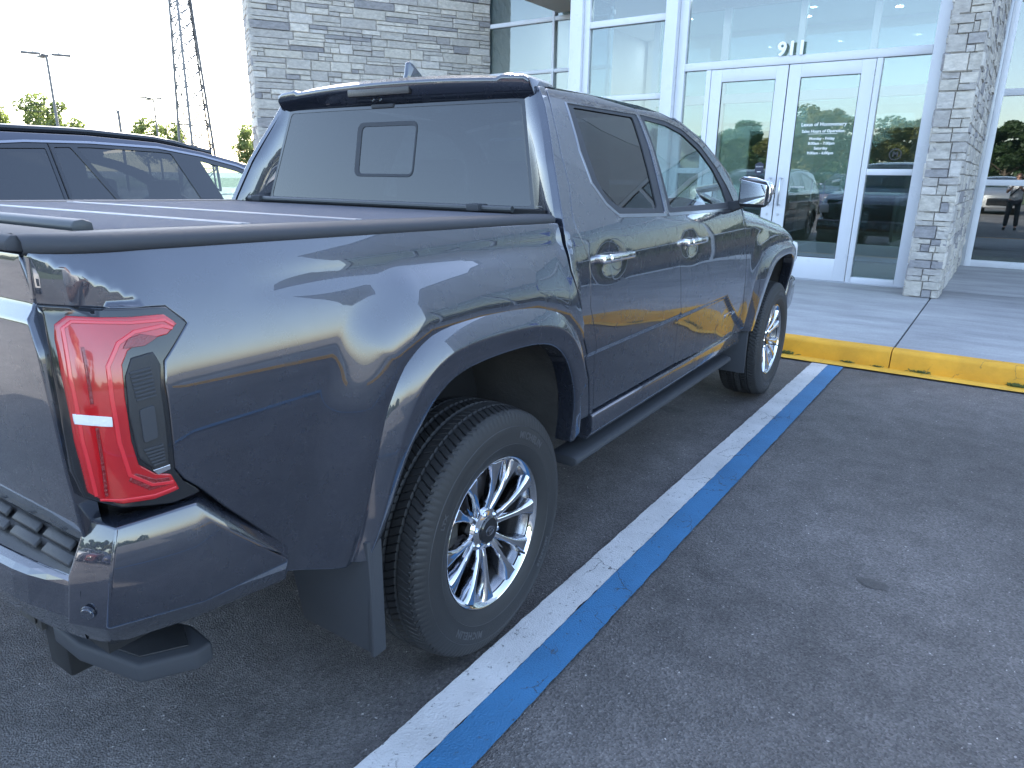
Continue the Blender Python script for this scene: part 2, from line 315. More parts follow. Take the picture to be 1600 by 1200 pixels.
def stone_mat():
    m = bpy.data.materials.new('ledge_stone'); m.use_nodes = True; N, L = nodes_of(m); b = N['Principled BSDF']; tc = N.new('ShaderNodeTexCoord')
    oi = N.new('ShaderNodeObjectInfo'); g = N.new('ShaderNodeNewGeometry'); ad = N.new('ShaderNodeMath'); ad.operation = 'ADD'; L.new(oi.outputs['Random'], ad.inputs[0]); L.new(g.outputs['Random Per Island'], ad.inputs[1])
    fr = N.new('ShaderNodeMath'); fr.operation = 'FRACT'; L.new(ad.outputs[0], fr.inputs[0])
    r = N.new('ShaderNodeValToRGB'); r.color_ramp.interpolation = 'LINEAR'; e = r.color_ramp.elements; e[0].position = 0; e[0].color = (.26, .26, .285, 1); e[1].position = 1; e[1].color = (.56, .54, .52, 1)
    for p, c in ((.09, (.24, .24, .265)), (.15, (.36, .35, .355)), (.42, (.40, .39, .385)), (.6, (.44, .425, .405)), (.8, (.52, .50, .48)), (.92, (.45, .445, .455))): a = e.new(p); a.color = (*c, 1)
    L.new(fr.outputs[0], r.inputs['Fac'])
    cm = N.new('ShaderNodeCombineXYZ'); L.new(fr.outputs[0], cm.inputs[0]); L.new(fr.outputs[0], cm.inputs[2])
    vm = N.new('ShaderNodeVectorMath'); vm.operation = 'MULTIPLY_ADD'; vm.inputs[1].default_value = (37, 0, 53); L.new(cm.outputs[0], vm.inputs[0]); L.new(g.outputs['Position'], vm.inputs[2])
    mp = N.new('ShaderNodeMapping'); mp.inputs['Scale'].default_value = (1, 1, 2.2); L.new(vm.outputs[0], mp.inputs['Vector'])
    n = N.new('ShaderNodeTexNoise'); n.inputs['Scale'].default_value = 13; n.inputs['Detail'].default_value = 9; n.inputs['Roughness'].default_value = .68; L.new(mp.outputs[0], n.inputs['Vector'])
    mr = N.new('ShaderNodeMapRange'); mr.inputs['From Min'].default_value = .28; mr.inputs['From Max'].default_value = .72; mr.inputs['To Min'].default_value = .68; mr.inputs['To Max'].default_value = 1.3; L.new(n.outputs['Fac'], mr.inputs['Value'])
    hs = N.new('ShaderNodeHueSaturation'); wm = N.new('ShaderNodeMix'); wm.data_type = 'RGBA'; wm.blend_type = 'MULTIPLY'; wm.inputs['Factor'].default_value = 1; wm.inputs['B'].default_value = (1.03, .98, .90, 1); L.new(r.outputs[0], wm.inputs['A']); L.new(wm.outputs['Result'], hs.inputs['Color']); L.new(mr.outputs[0], hs.inputs['Value']); L.new(hs.outputs[0], b.inputs['Base Color'])
    bp = N.new('ShaderNodeBump'); bp.inputs['Strength'].default_value = .75; bp.inputs['Distance'].default_value = .012; L.new(n.outputs['Fac'], bp.inputs['Height']); L.new(bp.outputs[0], b.inputs['Normal'])
    b.inputs['Roughness'].default_value = .85; return m
M_ASPH = asphalt_mat(); M_CONC = concrete_mat(); M_STONE = stone_mat()
M_WHITE = pbr('white_frame', (.66, .67, .70), .32, var=.03, vscale=2, rvar=.08)
M_ALU = pbr('grey_frame', (.42, .43, .45), .35, metal=.3)
M_DARK = pbr('dark_gasket', (.02, .02, .022), .6)
M_WALL = pbr('white_wall', (.72, .73, .72), .7, bump=.05, bscale=40, var=.03)
M_BEIGE = pbr('beige_soffit', (.50, .44, .37), .7, var=.05, vscale=1.5, bump=.05, bscale=30)
M_PANE = thin_glass('store_glass', (.60, .70, .74), .105, wave=.012)
M_PANE2 = thin_glass('inner_glass', (.75, .88, .86), .07, wave=.01)
M_BLACKP = pbr('black_plastic', (.022, .023, .026), .5, bump=.12, bscale=300)
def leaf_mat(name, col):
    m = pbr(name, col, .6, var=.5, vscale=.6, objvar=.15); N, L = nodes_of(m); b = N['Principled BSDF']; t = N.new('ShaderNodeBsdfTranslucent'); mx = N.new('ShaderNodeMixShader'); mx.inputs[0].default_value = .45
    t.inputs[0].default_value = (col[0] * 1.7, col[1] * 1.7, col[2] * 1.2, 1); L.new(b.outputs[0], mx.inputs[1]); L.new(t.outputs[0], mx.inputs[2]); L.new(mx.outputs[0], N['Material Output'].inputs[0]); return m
M_LEAFB = leaf_mat('leaf_backlit', (.12, .15, .055))  # backlight and haze on the left trees put into a paler leaf colour
M_LEAF = [leaf_mat('leaf_green', (.065, .11, .025)), leaf_mat('leaf_olive', (.12, .12, .03)), leaf_mat('leaf_dark', (.035, .065, .022))]
M_BARK = pbr('bark', (.09, .07, .055), .9, bump=.6, bscale=18, var=.25)
M_STEEL = pbr('galvanised_steel', (.12, .12, .125), .5, metal=.4)
M_GRASS = pbr('grass_ground', (.07, .10, .03), .9, var=.4, vscale=1.2, bump=.5, bscale=30)

# ground sheets
def sheet(name, x0, x1, y0, y1, z, mat, n=1, kind='structure', **p):
    return link(name, grid_mesh(name, lambda u, v: (u, v, z), np.linspace(x0, x1, n + 1), np.linspace(y0, y1, n + 1), smooth=False), mat, kind=kind, **p)
sheet('ground', -900, 900, -900, 900, -.01, M_ASPH)
sheet('grass_verge', -160, 160, -130, -34, .0, M_GRASS, kind='structure')
sheet('lawn', -160, -62, -34, 120, .0, M_GRASS, kind='structure')
# sidewalk: slabs with a cut joint
JX = [-11., -4.6, 1.485, 7.6, 14.]
for i in range(4):
    MB().box(JX[i] + .006, JX[i + 1] - .006, 4.835, 8.7, -.05, .15).build('sidewalk_slab', M_CONC, bevel=.008, kind='structure', label='')
for o in [o for o in bpy.data.objects if o.name.startswith('sidewalk_slab')]: del o['label']
MB().box(-11, 14, 4.9, 8.6, -.05, .135).build('sidewalk_base', M_DARK, kind='structure')
MB().box(1.2, 14, 8.706, 12.4, -.05, .149).build('recess_floor', M_CONC, kind='structure')
# curb: rolled top, painted yellow, in cast lengths
M_YEL = paint_line_mat('curb_yellow', (.78, .38, .022), wear=.16)
prof = [(4.83, -.06), (4.83, .1525), (4.745, .153), (4.722, .149), (4.706, .139), (4.698, .122), (4.682, .0), (4.682, -.06)]
CX = [-11, -7.9, -4.6, -1.5, 1.485, 4.55, 7.6, 10.6, 14]
for i in range(len(CX) - 1):
    mb = MB().prism(prof, CX[i] + .004, CX[i + 1] - .004, 0); mb.build('curb', M_YEL, smooth=True, angle=50, kind='structure')
def strip(name, x0, x1, y0, y1, z, mat, jag=.0011, n=900, along='y', **p):
    T_ = np.linspace(0, 1, n); rs = np.array([np.convolve(RNG.randn(n + 4), np.ones(5) / 2.2, 'valid') for _ in (0, 1)]) * jag; V = []
    for k, t in enumerate(T_):
        if along == 'y': y = y0 + (y1 - y0) * t; V += [(x0 + rs[0, k], y, z), (x1 + rs[1, k], y, z)]
        else: x = x0 + (x1 - x0) * t; V += [(x, y0 + rs[0, k], z), (x, y1 + rs[1, k], z)]
    F = [(2 * k, 2 * k + 1, 2 * k + 3, 2 * k + 2) for k in range(n - 1)]
    if along != 'y': F = [f[::-1] for f in F]
    me = bpy.data.meshes.new(name); me.from_pydata(V, [], F); return link(name, me, mat, kind='structure', **p)
M_LW = paint_line_mat('line_white', (.60, .59, .58), wear=.31); M_LB = paint_line_mat('line_blue', (.040, .17, .34), wear=.29)
M_YG = paint_line_mat('gutter_yellow', (.80, .45, .05), wear=.20)
strip('curb_paint', -11, 14, 4.535, 4.70, .004, M_YG, .0015, 900, 'x')
strip('parking_line_white', .934, 1.058, -4.2, 4.50, .004, M_LW)
strip('parking_line_blue', 1.060, 1.178, -4.2, 4.50, .004, M_LB)
strip('parking_line', -1.86, -1.75, -.9, 4.50, .004, M_LW); strip('parking_line', -4.55, -4.44, -.9, 4.50, .004, M_LW); strip('parking_line', 3.85, 3.95, -4.2, 4.5, .004, M_LB)
for k in range(9): strip('parking_line', -14 + k * 2.8, -13.9 + k * 2.8, -21, -15.6, .004, M_LW, n=20)

# oil drips on the lot
M_OIL = pbr('oil_stain', (.065, .061, .059), .5, bump=.5, bscale=160, var=.4, vscale=30)
for i, (x, y, r_) in enumerate(((1.89, 1.15, .045), (.62, 3.05, .05), (.45, 2.65, .07))):
    rs_ = random.Random(i + 3); n_ = 26; ph = [rs_.uniform(.75, 1.2) for _ in range(n_)]
    pts = [(x + r_ * 1.3 * (ph[k] + ph[k - 1]) / 2 * math.cos(2 * PI * k / n_), y + r_ * .8 * (ph[k] + ph[k - 1]) / 2 * math.sin(2 * PI * k / n_), -.0082) for k in range(n_)]
    me = bpy.data.meshes.new('oil_stain'); me.from_pydata(pts, [], [tuple(range(n_))]); link('oil_stain', me, M_OIL, kind='structure')
# ------------------------------------------------------------------ stones
def unit_stone(seed):
    r = np.random.RandomState(seed); xs = [-.5, -.46, -.15, .17, .46, .5]; zs = [-.5, -.42, 0.05, .42, .5]; V = []; nx, nz = 6, 5
    for i, x in enumerate(xs):
        for j, z in enumerate(zs):
            e = i in (0, nx - 1) or j in (0, nz - 1); V.append((x, (.016 if e else -r.rand() * .008), z))
    F = [(i * nz + j, i * nz + j + 1, (i + 1) * nz + j + 1, (i + 1) * nz + j) for i in range(nx - 1) for j in range(nz - 1)]
    b = len(V); ring = [0 * nz + j for j in range(nz)] + [i * nz + nz - 1 for i in range(1, nx)] + [(nx - 1) * nz + j for j in range(nz - 2, -1, -1)] + [i * nz for i in range(nx - 2, 0, -1)]
    V += [(V[k][0], .07, V[k][2]) for k in ring]; m = len(ring)
    F += [(ring[k], b + k, b + (k + 1) % m, ring[(k + 1) % m]) for k in range(m)]
    return V, [f[::-1] for f in F]
UST = [unit_stone(s) for s in range(14)]; UME = []
for V, F in UST:
    me = bpy.data.meshes.new('stone'); me.from_pydata(V, [], F); me.materials.append(M_STONE); bm = bmesh.new(); bm.from_mesh(me); bmesh.ops.recalc_face_normals(bm, faces=bm.faces); bm.to_mesh(me); bm.free(); UME.append(me)
def ashlar(W, H, course=.18, lens=(.16, .58), seed=3):
    r = random.Random(seed); out = []; z = 0
    while z < H - .01:
        c = course * r.choice([1, 1, .78]); c = min(c, H - z); x = 0
        while x < W - .01:
            w = r.uniform(*lens); w = min(w, W - x)
            if W - x - w < .09: w = W - x
            k = r.random()
            if k < .42: out.append((x, z, w, c))
            elif k < .75: s_ = r.choice([.36, .5, .64]) * c; out += [(x, z, w, s_), (x, z + s_, w, c - s_)]
            else:
                s_ = r.choice([.4, .5, .6]) * c; m = w * r.uniform(.35, .65); out += [(x, z, m, s_), (x + m, z, w - m, s_), (x, z + s_, w, c - s_)]
            x += w
        z += c
    return out
def lay_stones(parent, stones, o, ax, single, seed=1, z0=0.):
    """o: foot of the wall face, ax: unit vector along it (in the parent's frame); the face looks to the right of ax turned by -90 degrees"""
    r = random.Random(seed); rz = math.atan2(ax[1], ax[0]); nrm = Vector((ax[1], -ax[0], 0)); far = MB(); n = 0
    for (x, z, w_, h_) in stones:
        g = .0022; proud = r.uniform(-.004, .012) + (.010 if r.random() < .15 else 0); c = Vector((o[0], o[1], 0)) + Vector((ax[0], ax[1], 0)) * (x + w_ / 2) + nrm * proud; zc = z0 + z + h_ / 2
        k = r.randrange(14); sx = r.choice((-1, 1))
        if single(x + w_ / 2, zc) and n < 300:
            s = bpy.data.objects.new('stone', UME[k]); COL.objects.link(s); s.parent = parent; s.location = (c.x, c.y, zc); s.rotation_euler = (0, 0, rz); s.scale = (w_ - g, 1, h_ - g); n += 1
        else:
            V, F = UST[k]; R_ = Matrix.Rotation(rz, 3, 'Z'); P = [R_ @ Vector((v[0] * (w_ - g), v[1], v[2] * (h_ - g))) + Vector((c.x, c.y, zc)) for v in V]; far.add(P, F)
    if far.n: far.build('distant_stones', M_STONE, parent, kind='stuff')
    return n
# left stone wall: a tall blade wall standing at an angle to the entrance
LW0, LW1 = Vector((-8.70, 6.32, 0)), Vector((-6.50, 10.0, 0)); ld = (LW1 - LW0); LL = ld.length; ld.normalize(); ln = Vector((ld.y, -ld.x, 0))
lw = root('stone_wall', 'tall grey stacked ledge stone wall rising behind the pickup, left of the glass', 'stone wall', LW0)
core = MB().box(0, LL, .06, .85, 0, 10.2).build('wall_core', pbr('mortar', (.20, .195, .19), .95, bump=.4, bscale=60), lw); core.rotation_euler = (0, 0, math.atan2(ld.y, ld.x)); core.name = 'core'
st = ashlar(LL, 10.2, .165, (.2, .72), 5)
lay_stones(lw, st, (0, 0), (ld.x, ld.y), lambda x, z: 1.85 + x * .27 < z < 4.1 + x * .14, 2)
# stone return round the left edge
st2 = ashlar(.85, 10.2, .20, (.2, .75), 8); lay_stones(lw, st2, (ln.x * -.85, ln.y * -.85), (ln.x, ln.y), lambda x, z: False, 4)
# right stone pier
pr = root('stone_pier', 'pale grey stone pier between the entrance glass and the recessed window', 'stone pier', (1.2, 7.9, 0))
MB().box(.05, .30, .05, 4.12, .15, 8.6).build('core', MATS['mortar'], pr)
lay_stones(pr, ashlar(.35, 8.4, .19, (.14, .24), 21), (0, 0), (1, 0), lambda x, z: z < 4.0, 5, .15)
n0 = lay_stones(pr, ashlar(4.15, 8.4, .19, (.2, .5), 22), (.35, 0), (0, 1), lambda x, z: z < 3.9 and x < 1.75, 6, .15)
lay_stones(pr, ashlar(.7, 8.4, .19, (.2, .4), 23), (0, .7), (0, -1), lambda x, z: False, 6, .15)

# ------------------------------------------------------------------ entrance glazing
ent = root('glass_entrance', 'white framed glass entrance numbered 911 with double doors', 'entrance', (0, 8.6, 0))
def bar(x0, x1, z0, z1, name='mullion', y0=0, y1=.12, mat=None, parent=None, bev=.004): return MB().box(x0, x1, y0, y1, z0, z1).build(name, mat or M_WHITE, parent or ent, bevel=bev)
def pane(x0, x1, z0, z1, parent=None, name='pane', y=.05, mat=None, **p): return MB().box(x0, x1, y, y + .008, z0, z1).build(name, mat or M_PANE, parent or ent, **p)
# frame members (x extents follow the photograph)
bar(-2.345, -2.17, .15, 4.35, 'column', -.10, .14); bar(-2.165, -2.045, .15, 4.35); bar(-3.91, -3.70, .15, 4.35, 'column', -.06, .14); bar(-3.695, -3.60, .15, 4.35)
bar(-1.72, -1.655, .15, 2.90); bar(.425, .49, .15, 2.90); bar(1.005, 1.135, .15, 4.35); bar(1.137, 1.2, .15, 4.35, 'closure_strip', .0, .10)
bar(-2.043, 1.003, 2.905, 3.005, 'transom'); bar(-2.043, 1.003, 4.28, 4.35, 'transom')
bar(.492, 1.003, 1.53, 1.605, 'transom'); bar(.492, 1.003, .15, .235, 'sill'); bar(-2.043, -1.722, 1.53, 1.605, 'transom'); bar(-2.043, -1.722, .15, .235, 'sill')
pane(.49, 1.003, 1.605, 2.905); pane(.49, 1.003, .235, 1.53); pane(-2.043, -1.72, 1.605, 2.905); pane(-2.043, -1.72, .235, 1.53)
pane(-2.045, 1.003, 3.005, 4.28)
for z0, z1 in ((3.60, 3.69), (2.565, 2.64), (.15, .235), (1.35, 1.42)): bar(-3.598, -2.347, z0, z1, 'transom')
for z0, z1 in ((3.69, 4.35), (2.64, 3.60), (1.42, 2.565), (.235, 1.35)): pane(-3.60, -2.345, z0, z1)
# threshold
MB().box(-1.7, 1.2, -.04, .12, .148, .163).build('threshold', M_ALU, ent, bevel=.003)
def door(x0, x1, hs):
    fr = MB(); g0, g1 = x0 + .155, x1 - .155
    fr.box(x0 + .004, g0, .0, .05, .165, 2.895); fr.box(g1, x1 - .004, .0, .05, .165, 2.895); fr.box(g0, g1, .0, .05, 2.735, 2.895); fr.box(g0, g1, .0, .05, .165, .455)
    d = fr.build('door', M_WHITE, ent, bevel=.003); d['label'] = 'left glass door leaf' if hs > 0 else 'right glass door leaf with opening hours'
    pane(g0, g1, .455, 2.735, d, y=.02)
    gk = MB()
    for a, b_, c, e in ((g0, g1, .455, .463), (g0, g1, 2.727, 2.735), (g0, g0 + .008, .455, 2.735), (g1 - .008, g1, .455, 2.735)): gk.box(a, b_, .012, .019, c, e)
    gk.build('gasket', M_DARK, d)
    hx = x1 - .07 if hs > 0 else x0 + .07
    h = MB(); h.tube([(hx, 0, 1.48), (hx, -.055, 1.48), (hx, -.075, 1.46), (hx, -.075, 1.15), (hx, -.055, 1.13), (hx, 0, 1.13)], .0125, 10)
    h.build('handle', pbr('brushed_steel', (.62, .63, .65), .28, metal=1), d, smooth=True, angle=50)
    MB().lathe([(-.006, .016), (0, .016)], 14, 'y', (hx, 0, 1.0), True).build('lock', MATS['brushed_steel'], d, smooth=True)
    return d
dl = door(-1.65, -.615, 1); dr = door(-.610, .42, -1)
bar(-.6125, -.6105, .165, 2.9, 'astragal', .0, .03, M_DARK, bev=0)
M_LET = pbr('white_vinyl', (.80, .80, .80), .5)
def lettering(body, size, x, z, parent, name='lettering', ex=.001, y=-.004, mat=None, sp=1.0, bold=0., align='CENTER'):
    me = text_mesh(body, size, ex, align, sp, bold); o = link(name, me, mat or M_LET, parent); o.rotation_euler = (PI / 2, 0, 0); o.location = (x, y, z); return o
lettering('911', .235, -.60, 3.008, ent, 'house_number', .012, -.02, pbr('number_white', (.9, .9, .9), .4), 1.05, .006)
for tx, sz, z in (('Lexus of Montgomery', .062, 2.135), ('Sales Hours of Operation', .050, 2.055), ('Monday - Friday', .048, 1.965), ('8:00am - 7:00pm', .048, 1.905), ('Saturday', .048, 1.845), ('9:00am - 6:00pm', .048, 1.785)): lettering(tx, sz, -.10, z, dr, y=.016, bold=.0012)
MB().box(-.28, .08, .0155, .017, 2.035, 2.040).build('underline', M_LET, dr)
lettering('NO SOLICITING', .025, -.33, 1.36, dr, y=.016)
MB().prism([(-.92, 1.66), (-.86, 1.69), (-.80, 1.66), (-.805, 1.55), (-.86, 1.50), (-.915, 1.55)], .010, .016, 1).build('shield_decal', pbr('decal_navy', (.03, .035, .06), .5), dl)
lettering('SECURITY', .022, -.86, 1.62, dl, y=.008); MB().box(-.885, -.835, .007, .0095, 1.555, 1.565).build('decal_bar', M_LET, dl)
rd = MB().lathe([(0, .058), (0, .072)], 28, 'y', (.78, .045, 1.78)); rd.build('round_decal', pbr('decal_black', (.03, .03, .035), .5), ent)
lettering('M', .085, .78, 1.752, ent, 'decal_letter', y=.046, mat=MATS['decal_black'], bold=.004)

# set-back glazing left of the entrance, with the soffit of the overhang above it
bk = root('set_back_glazing', 'white framed set back glass wall right of the tall stone wall', 'glass wall', (0, 10.0, 0))
bar(-7.2, -3.95, 4.09, 4.16, 'transom', parent=bk); bar(-7.2, -3.95, 3.25, 3.31, 'transom', parent=bk); bar(-7.2, -3.95, .15, .25, 'sill', parent=bk); bar(-7.2, -3.95, 2.1, 2.16, 'transom', parent=bk)
for x in (-7.2, -5.085, -3.99): bar(x - .045, x, .15, 5.6, 'mullion', -.01, .13, parent=bk)
for x0, x1 in ((-7.2, -5.13), (-5.085, -4.035)):
    for z0, z1 in ((4.16, 5.6), (3.31, 4.09), (2.16, 3.25), (.25, 2.1)): pane(x0, x1, z0, z1, bk)
# building masses above and behind
bd = root('showroom_building', 'white panelled car showroom with glass entrance and stone walls', 'building', (0, 0, 0))
M_PANEL = pbr('white_panel', (.62, .63, .66), .45, var=.03, vscale=.8)
MB().box(-5.0, 1.2, 8.62, 12.05, 4.36, 4.50).box(-5.0, -3.92, 8.62, 9.99, 4.20, 4.36).build('soffit', M_BEIGE, bd)
for i, x in enumerate((-5.0, -3.45, -1.9, -.35)): MB().box(x, x + 1.54, 8.60, 8.66, 4.365, 8.6).build('fascia_panel', M_PANEL, bd, bevel=.006)
MB().box(-4.98, 1.18, 8.67, 12.0, 4.51, 8.55).box(-6.8, 14, 12.2, 24, 5.62, 8.4).box(-6.8, -3.9, 10.15, 12.2, 5.62, 8.4).build('upper_wall', M_PANEL, bd)
for i in range(8): MB().box(1.56 + i * 1.55, 1.56 + i * 1.55 + 1.54, 12.04, 12.12, 4.75, 8.4).build('fascia_panel', M_PANEL, bd, bevel=.006)
MB().box(-5.1, 1.3, 8.55, 12.1, 8.6, 8.8).box(-6.9, 14.1, 12.15, 24.1, 8.4, 8.6).box(-6.9, -5.1, 10.05, 12.15, 8.4, 8.6).build('roof', M_ALU, bd)
MB().box(-6.8, 14, 23.8, 24, 0, 5.6).box(-6.8, -6.6, 10.2, 24, 0, 5.6).box(13.8, 14, 12.2, 24, 0, 5.6).build('back_wall', M_WALL, bd)
MB().box(1.21, 1.28, 8.0, 12.0, .15, 4.36).build('side_wall', M_WALL, bd)
MB().box(-3.95, -3.92, 8.75, 10.0, .25, 4.30).build('side_pane', M_PANE, bd)
# recessed window wall on the right
rw = root('recessed_window_wall', 'grey framed storefront windows set back beyond the stone pier', 'window wall', (0, 12.05, 0))
bar(1.53, 1.60, .15, 4.75, 'mullion', -.02, .12, M_ALU, rw); bar(1.602, 1.69, .15, 4.75, 'mullion', -.01, .12, M_WHITE, rw)
for z0, z1 in ((.15, .25), (1.41, 1.50), (2.72, 2.82), (4.02, 4.12), (4.66, 4.75)): bar(1.69, 13.8, z0, z1, 'transom', 0, .12, M_WHITE, rw)
for k in range(5):
    xa = 1.69 + k * 2.4; xb = xa + 2.33
    if k: bar(xa - .07, xa, .25, 4.66, 'mullion', -.005, .12, M_WHITE, rw)
    for z0, z1 in ((.25, 1.41), (1.50, 2.72), (2.82, 4.02), (4.12, 4.66)): pane(xa, xb, z0, z1, rw, mat=thin_glass('dark_store_glass', (.42, .52, .52), .14, wave=.02))
# interior
MB().box(-6.6, 13.8, 8.73, 23.8, .10, .147).build('lobby_floor', pbr('floor_tile', (.30, .31, .30), .25, var=.06, vscale=1), kind='structure')
MB().box(-6.6, 13.8, 12.3, 23.8, 4.9, 5.0).box(-6.6, -3.95, 10.2, 12.3, 4.9, 5.0).build('lobby_ceiling', M_WALL, kind='structure')
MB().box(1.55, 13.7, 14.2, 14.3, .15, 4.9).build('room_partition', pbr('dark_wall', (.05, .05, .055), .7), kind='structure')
inn = root('vestibule_screen', 'white framed inner doors of the lobby seen through the entrance glass', 'inner doors', (0, 11.6, 0))
for x0, x1, z0, z1 in ((-3.9, -3.78, .15, 4.3), (-2.6, -2.48, .15, 4.3), (-1.32, -1.22, .15, 4.3), (-.2, -.1, .15, 4.3), (.86, 1.0, .15, 4.3)): bar(x0, x1, z0, z1, 'mullion', 0, .12, M_WHITE, inn, 0)
for x0, x1 in ((-3.78, -2.6), (-2.48, -1.32), (-1.22, -.2), (-.1, .86)):
    bar(x0, x1, 2.75, 2.9, 'transom', 0, .12, M_WHITE, inn, 0); bar(x0, x1, .15, .42, 'kick_panel', 0, .12, M_WHITE, inn, 0); pane(x0, x1, .42, 2.75, inn, mat=M_PANE2); pane(x0, x1, 2.9, 4.3, inn, mat=M_PANE2)
for x in (-.78, -.58): MB().tube([(x, -.0, 1.45), (x, -.07, 1.44), (x, -.07, 1.12), (x, 0, 1.11)], .012, 8).build('handle', MATS['brushed_steel'], inn, smooth=True)
ds = root('lobby_wall_panels', 'white wall panels with dark openings at the back of the lobby', 'wall panels', (0, 17.0, 0))
MB().box(-6.5, -3.6, 0, .1, .15, 4.9).box(-2.6, -.9, 0, .1, .15, 4.9).box(.2, 1.5, 0, .1, .15, 4.9).box(-3.6, -2.6, 0, .1, 2.6, 4.9).box(-.9, .2, 0, .1, 2.6, 4.9).build('wall_panel', M_WALL, ds)
dk = root('reception_desk', 'low dark wood reception desk inside the lobby', 'desk', (-1.0, 15.0, .15))
MB().box(-1.1, 1.1, 0, .6, 0, 1.02).build('front', pbr('dark_wood', (.05, .03, .02), .35, var=.2), dk, bevel=.01); MB().box(-1.2, 1.2, -.08, .66, 1.02, 1.07).build('counter_top', pbr('pale_stone', (.6, .6, .58), .2), dk, bevel=.008)
DLN = ['', 'front left', 'front middle', 'front right', 'left over the desk', 'right over the desk', 'beside the stone pier side', 'just behind the set back glass', 'second behind the set back glass', 'third behind the set back glass', 'farthest back']
M_LAMP = emit('lamp_lens', (1, .96, .88), 6); k = 0
for (x, y) in ((-2.9, 13.4), (-1.2, 13.4), (.5, 13.4), (-2.0, 15.2), (-.2, 15.2), (.95, 14.6), (-5.4, 12.8), (-4.6, 15), (-5.8, 17), (-2.9, 19)):
    k += 1
    t = root('downlight', 'small round lit downlight, %s in the lobby ceiling' % DLN[k], 'ceiling light', (x, y, 4.9), group='lit downlights in the lobby ceiling')
    MB().lathe([(-.004, .085), (-.012, .075), (-.004, .065)], 20, 'z').build('trim_ring', M_WHITE, t, smooth=True); MB().lathe([(-.006, .064), (-.006, .0005)], 20, 'z').build('lens', M_LAMP, t)
    a = bpy.data.lights.new('downlight_beam', 'AREA'); a.shape = 'DISK'; a.size = .13; a.energy = 46; a.color = (1, .96, .9); ao = bpy.data.objects.new('downlight_beam', a); COL.objects.link(ao); ao.parent = t; a.energy *= .085; ao.location = (0, 0, -.02)
for (x, y, wn) in ((-3.1, 10.1, 'left'), (-1.6, 10.1, 'middle'), (-.1, 10.1, 'right')):
    t = root('downlight', '%s one of the small lit downlights in the vestibule ceiling' % wn, 'ceiling light', (x, y, 4.36), group='lit downlights in the vestibule ceiling')
    MB().lathe([(-.004, .085), (-.012, .075), (-.004, .065)], 20, 'z').build('trim_ring', M_WHITE, t, smooth=True); MB().lathe([(-.006, .064), (-.006, .0005)], 20, 'z').build('lens', M_LAMP, t)
    a = bpy.data.lights.new('downlight_beam', 'AREA'); a.shape = 'DISK'; a.size = .13; a.energy = 34; a.color = (1, .96, .9); ao = bpy.data.objects.new('downlight_beam', a); COL.objects.link(ao); ao.parent = t; a.energy *= .085; ao.location = (0, 0, -.02)

# ================================================================== PICKUP TRUCK
# ---- side surface of the pickup: x as a function of (y, z) in the truck's own frame ----
def _table(kz, kx, s=.022):
    z = np.arange(.3, 2.0, .002)
    x = np.interp(z, kz, kx, left=kx[0], right=kx[-1])
    k = np.exp(-.5 * (np.arange(-40, 41) * .002 / s) ** 2); k /= k.sum()
    xp = np.pad(x, 40, mode='edge')
    # extrapolate the ends linearly so the smoothing does not bend them
    xp[:40] = x[0] + (x[1] - x[0]) * np.arange(-40, 0); xp[-40:] = x[-1] + (x[-1] - x[-2]) * np.arange(1, 41)
    return z, np.convolve(xp, k, 'valid')
TB = _table([.3, .50, .60, .70, .85, 1.0, 1.10, 1.15, 1.20, 1.26, 1.32, 1.36, 1.45], [.85, .868, .890, .908, .926, .934, .931, .925, .914, .897, .876, .860, .82])
TC = _table([.3, .55, .60, .70, .80, .90, 1.0, 1.1, 1.2, 1.28, 1.33, 1.40, 1.5, 1.6, 1.7, 1.75, 1.79, 1.84, 2.0], [.87, .895, .903, .916, .928, .936, .938, .935, .925, .908, .885, .856, .814, .768, .716, .686, .655, .60, .42], .018)
FLO = np.array([(-.600,.585),(-.572,.66),(-.548,.767),(-.510,.947),(-.445,1.055),(-.328,1.118),(-.119,1.126),(.173,1.110),(.373,1.045),(.480,.906),(.530,.755),(.590,.60)])
FLI = np.array([(-.520,.575),(-.485,.66),(-.455,.75),(-.405,.85),(-.30,.955),(-.17,.990),(.18,.985),(.33,.92),(.41,.80),(.445,.68),(.455,.56)])
FFO = np.array([(2.62,.58),(2.625,.75),(2.640,.90),(2.74,1.045),(2.90,1.080),(3.09,1.090),(3.54,1.085),(3.68,1.00),(3.78,.86),(3.84,.68)])
FFI = np.array([(2.80,.56),(2.83,.70),(2.90,.86),(3.0,.95),(3.2,.99),(3.5,.985),(3.64,.92),(3.74,.80),(3.80,.64)])
def pdist(y, z, P):
    y = np.asarray(y, float); z = np.asarray(z, float); d = np.full(np.broadcast(y, z).shape, 9.)
    for a, b in zip(P[:-1], P[1:]):
        e = b - a; t = np.clip(((y - a[0]) * e[0] + (z - a[1]) * e[1]) / (e @ e), 0, 1)
        d = np.minimum(d, np.hypot(y - a[0] - t * e[0], z - a[1] - t * e[1]))
    return d
def sst(t): t = np.clip(t, 0, 1); return t * t * (3 - 2 * t)
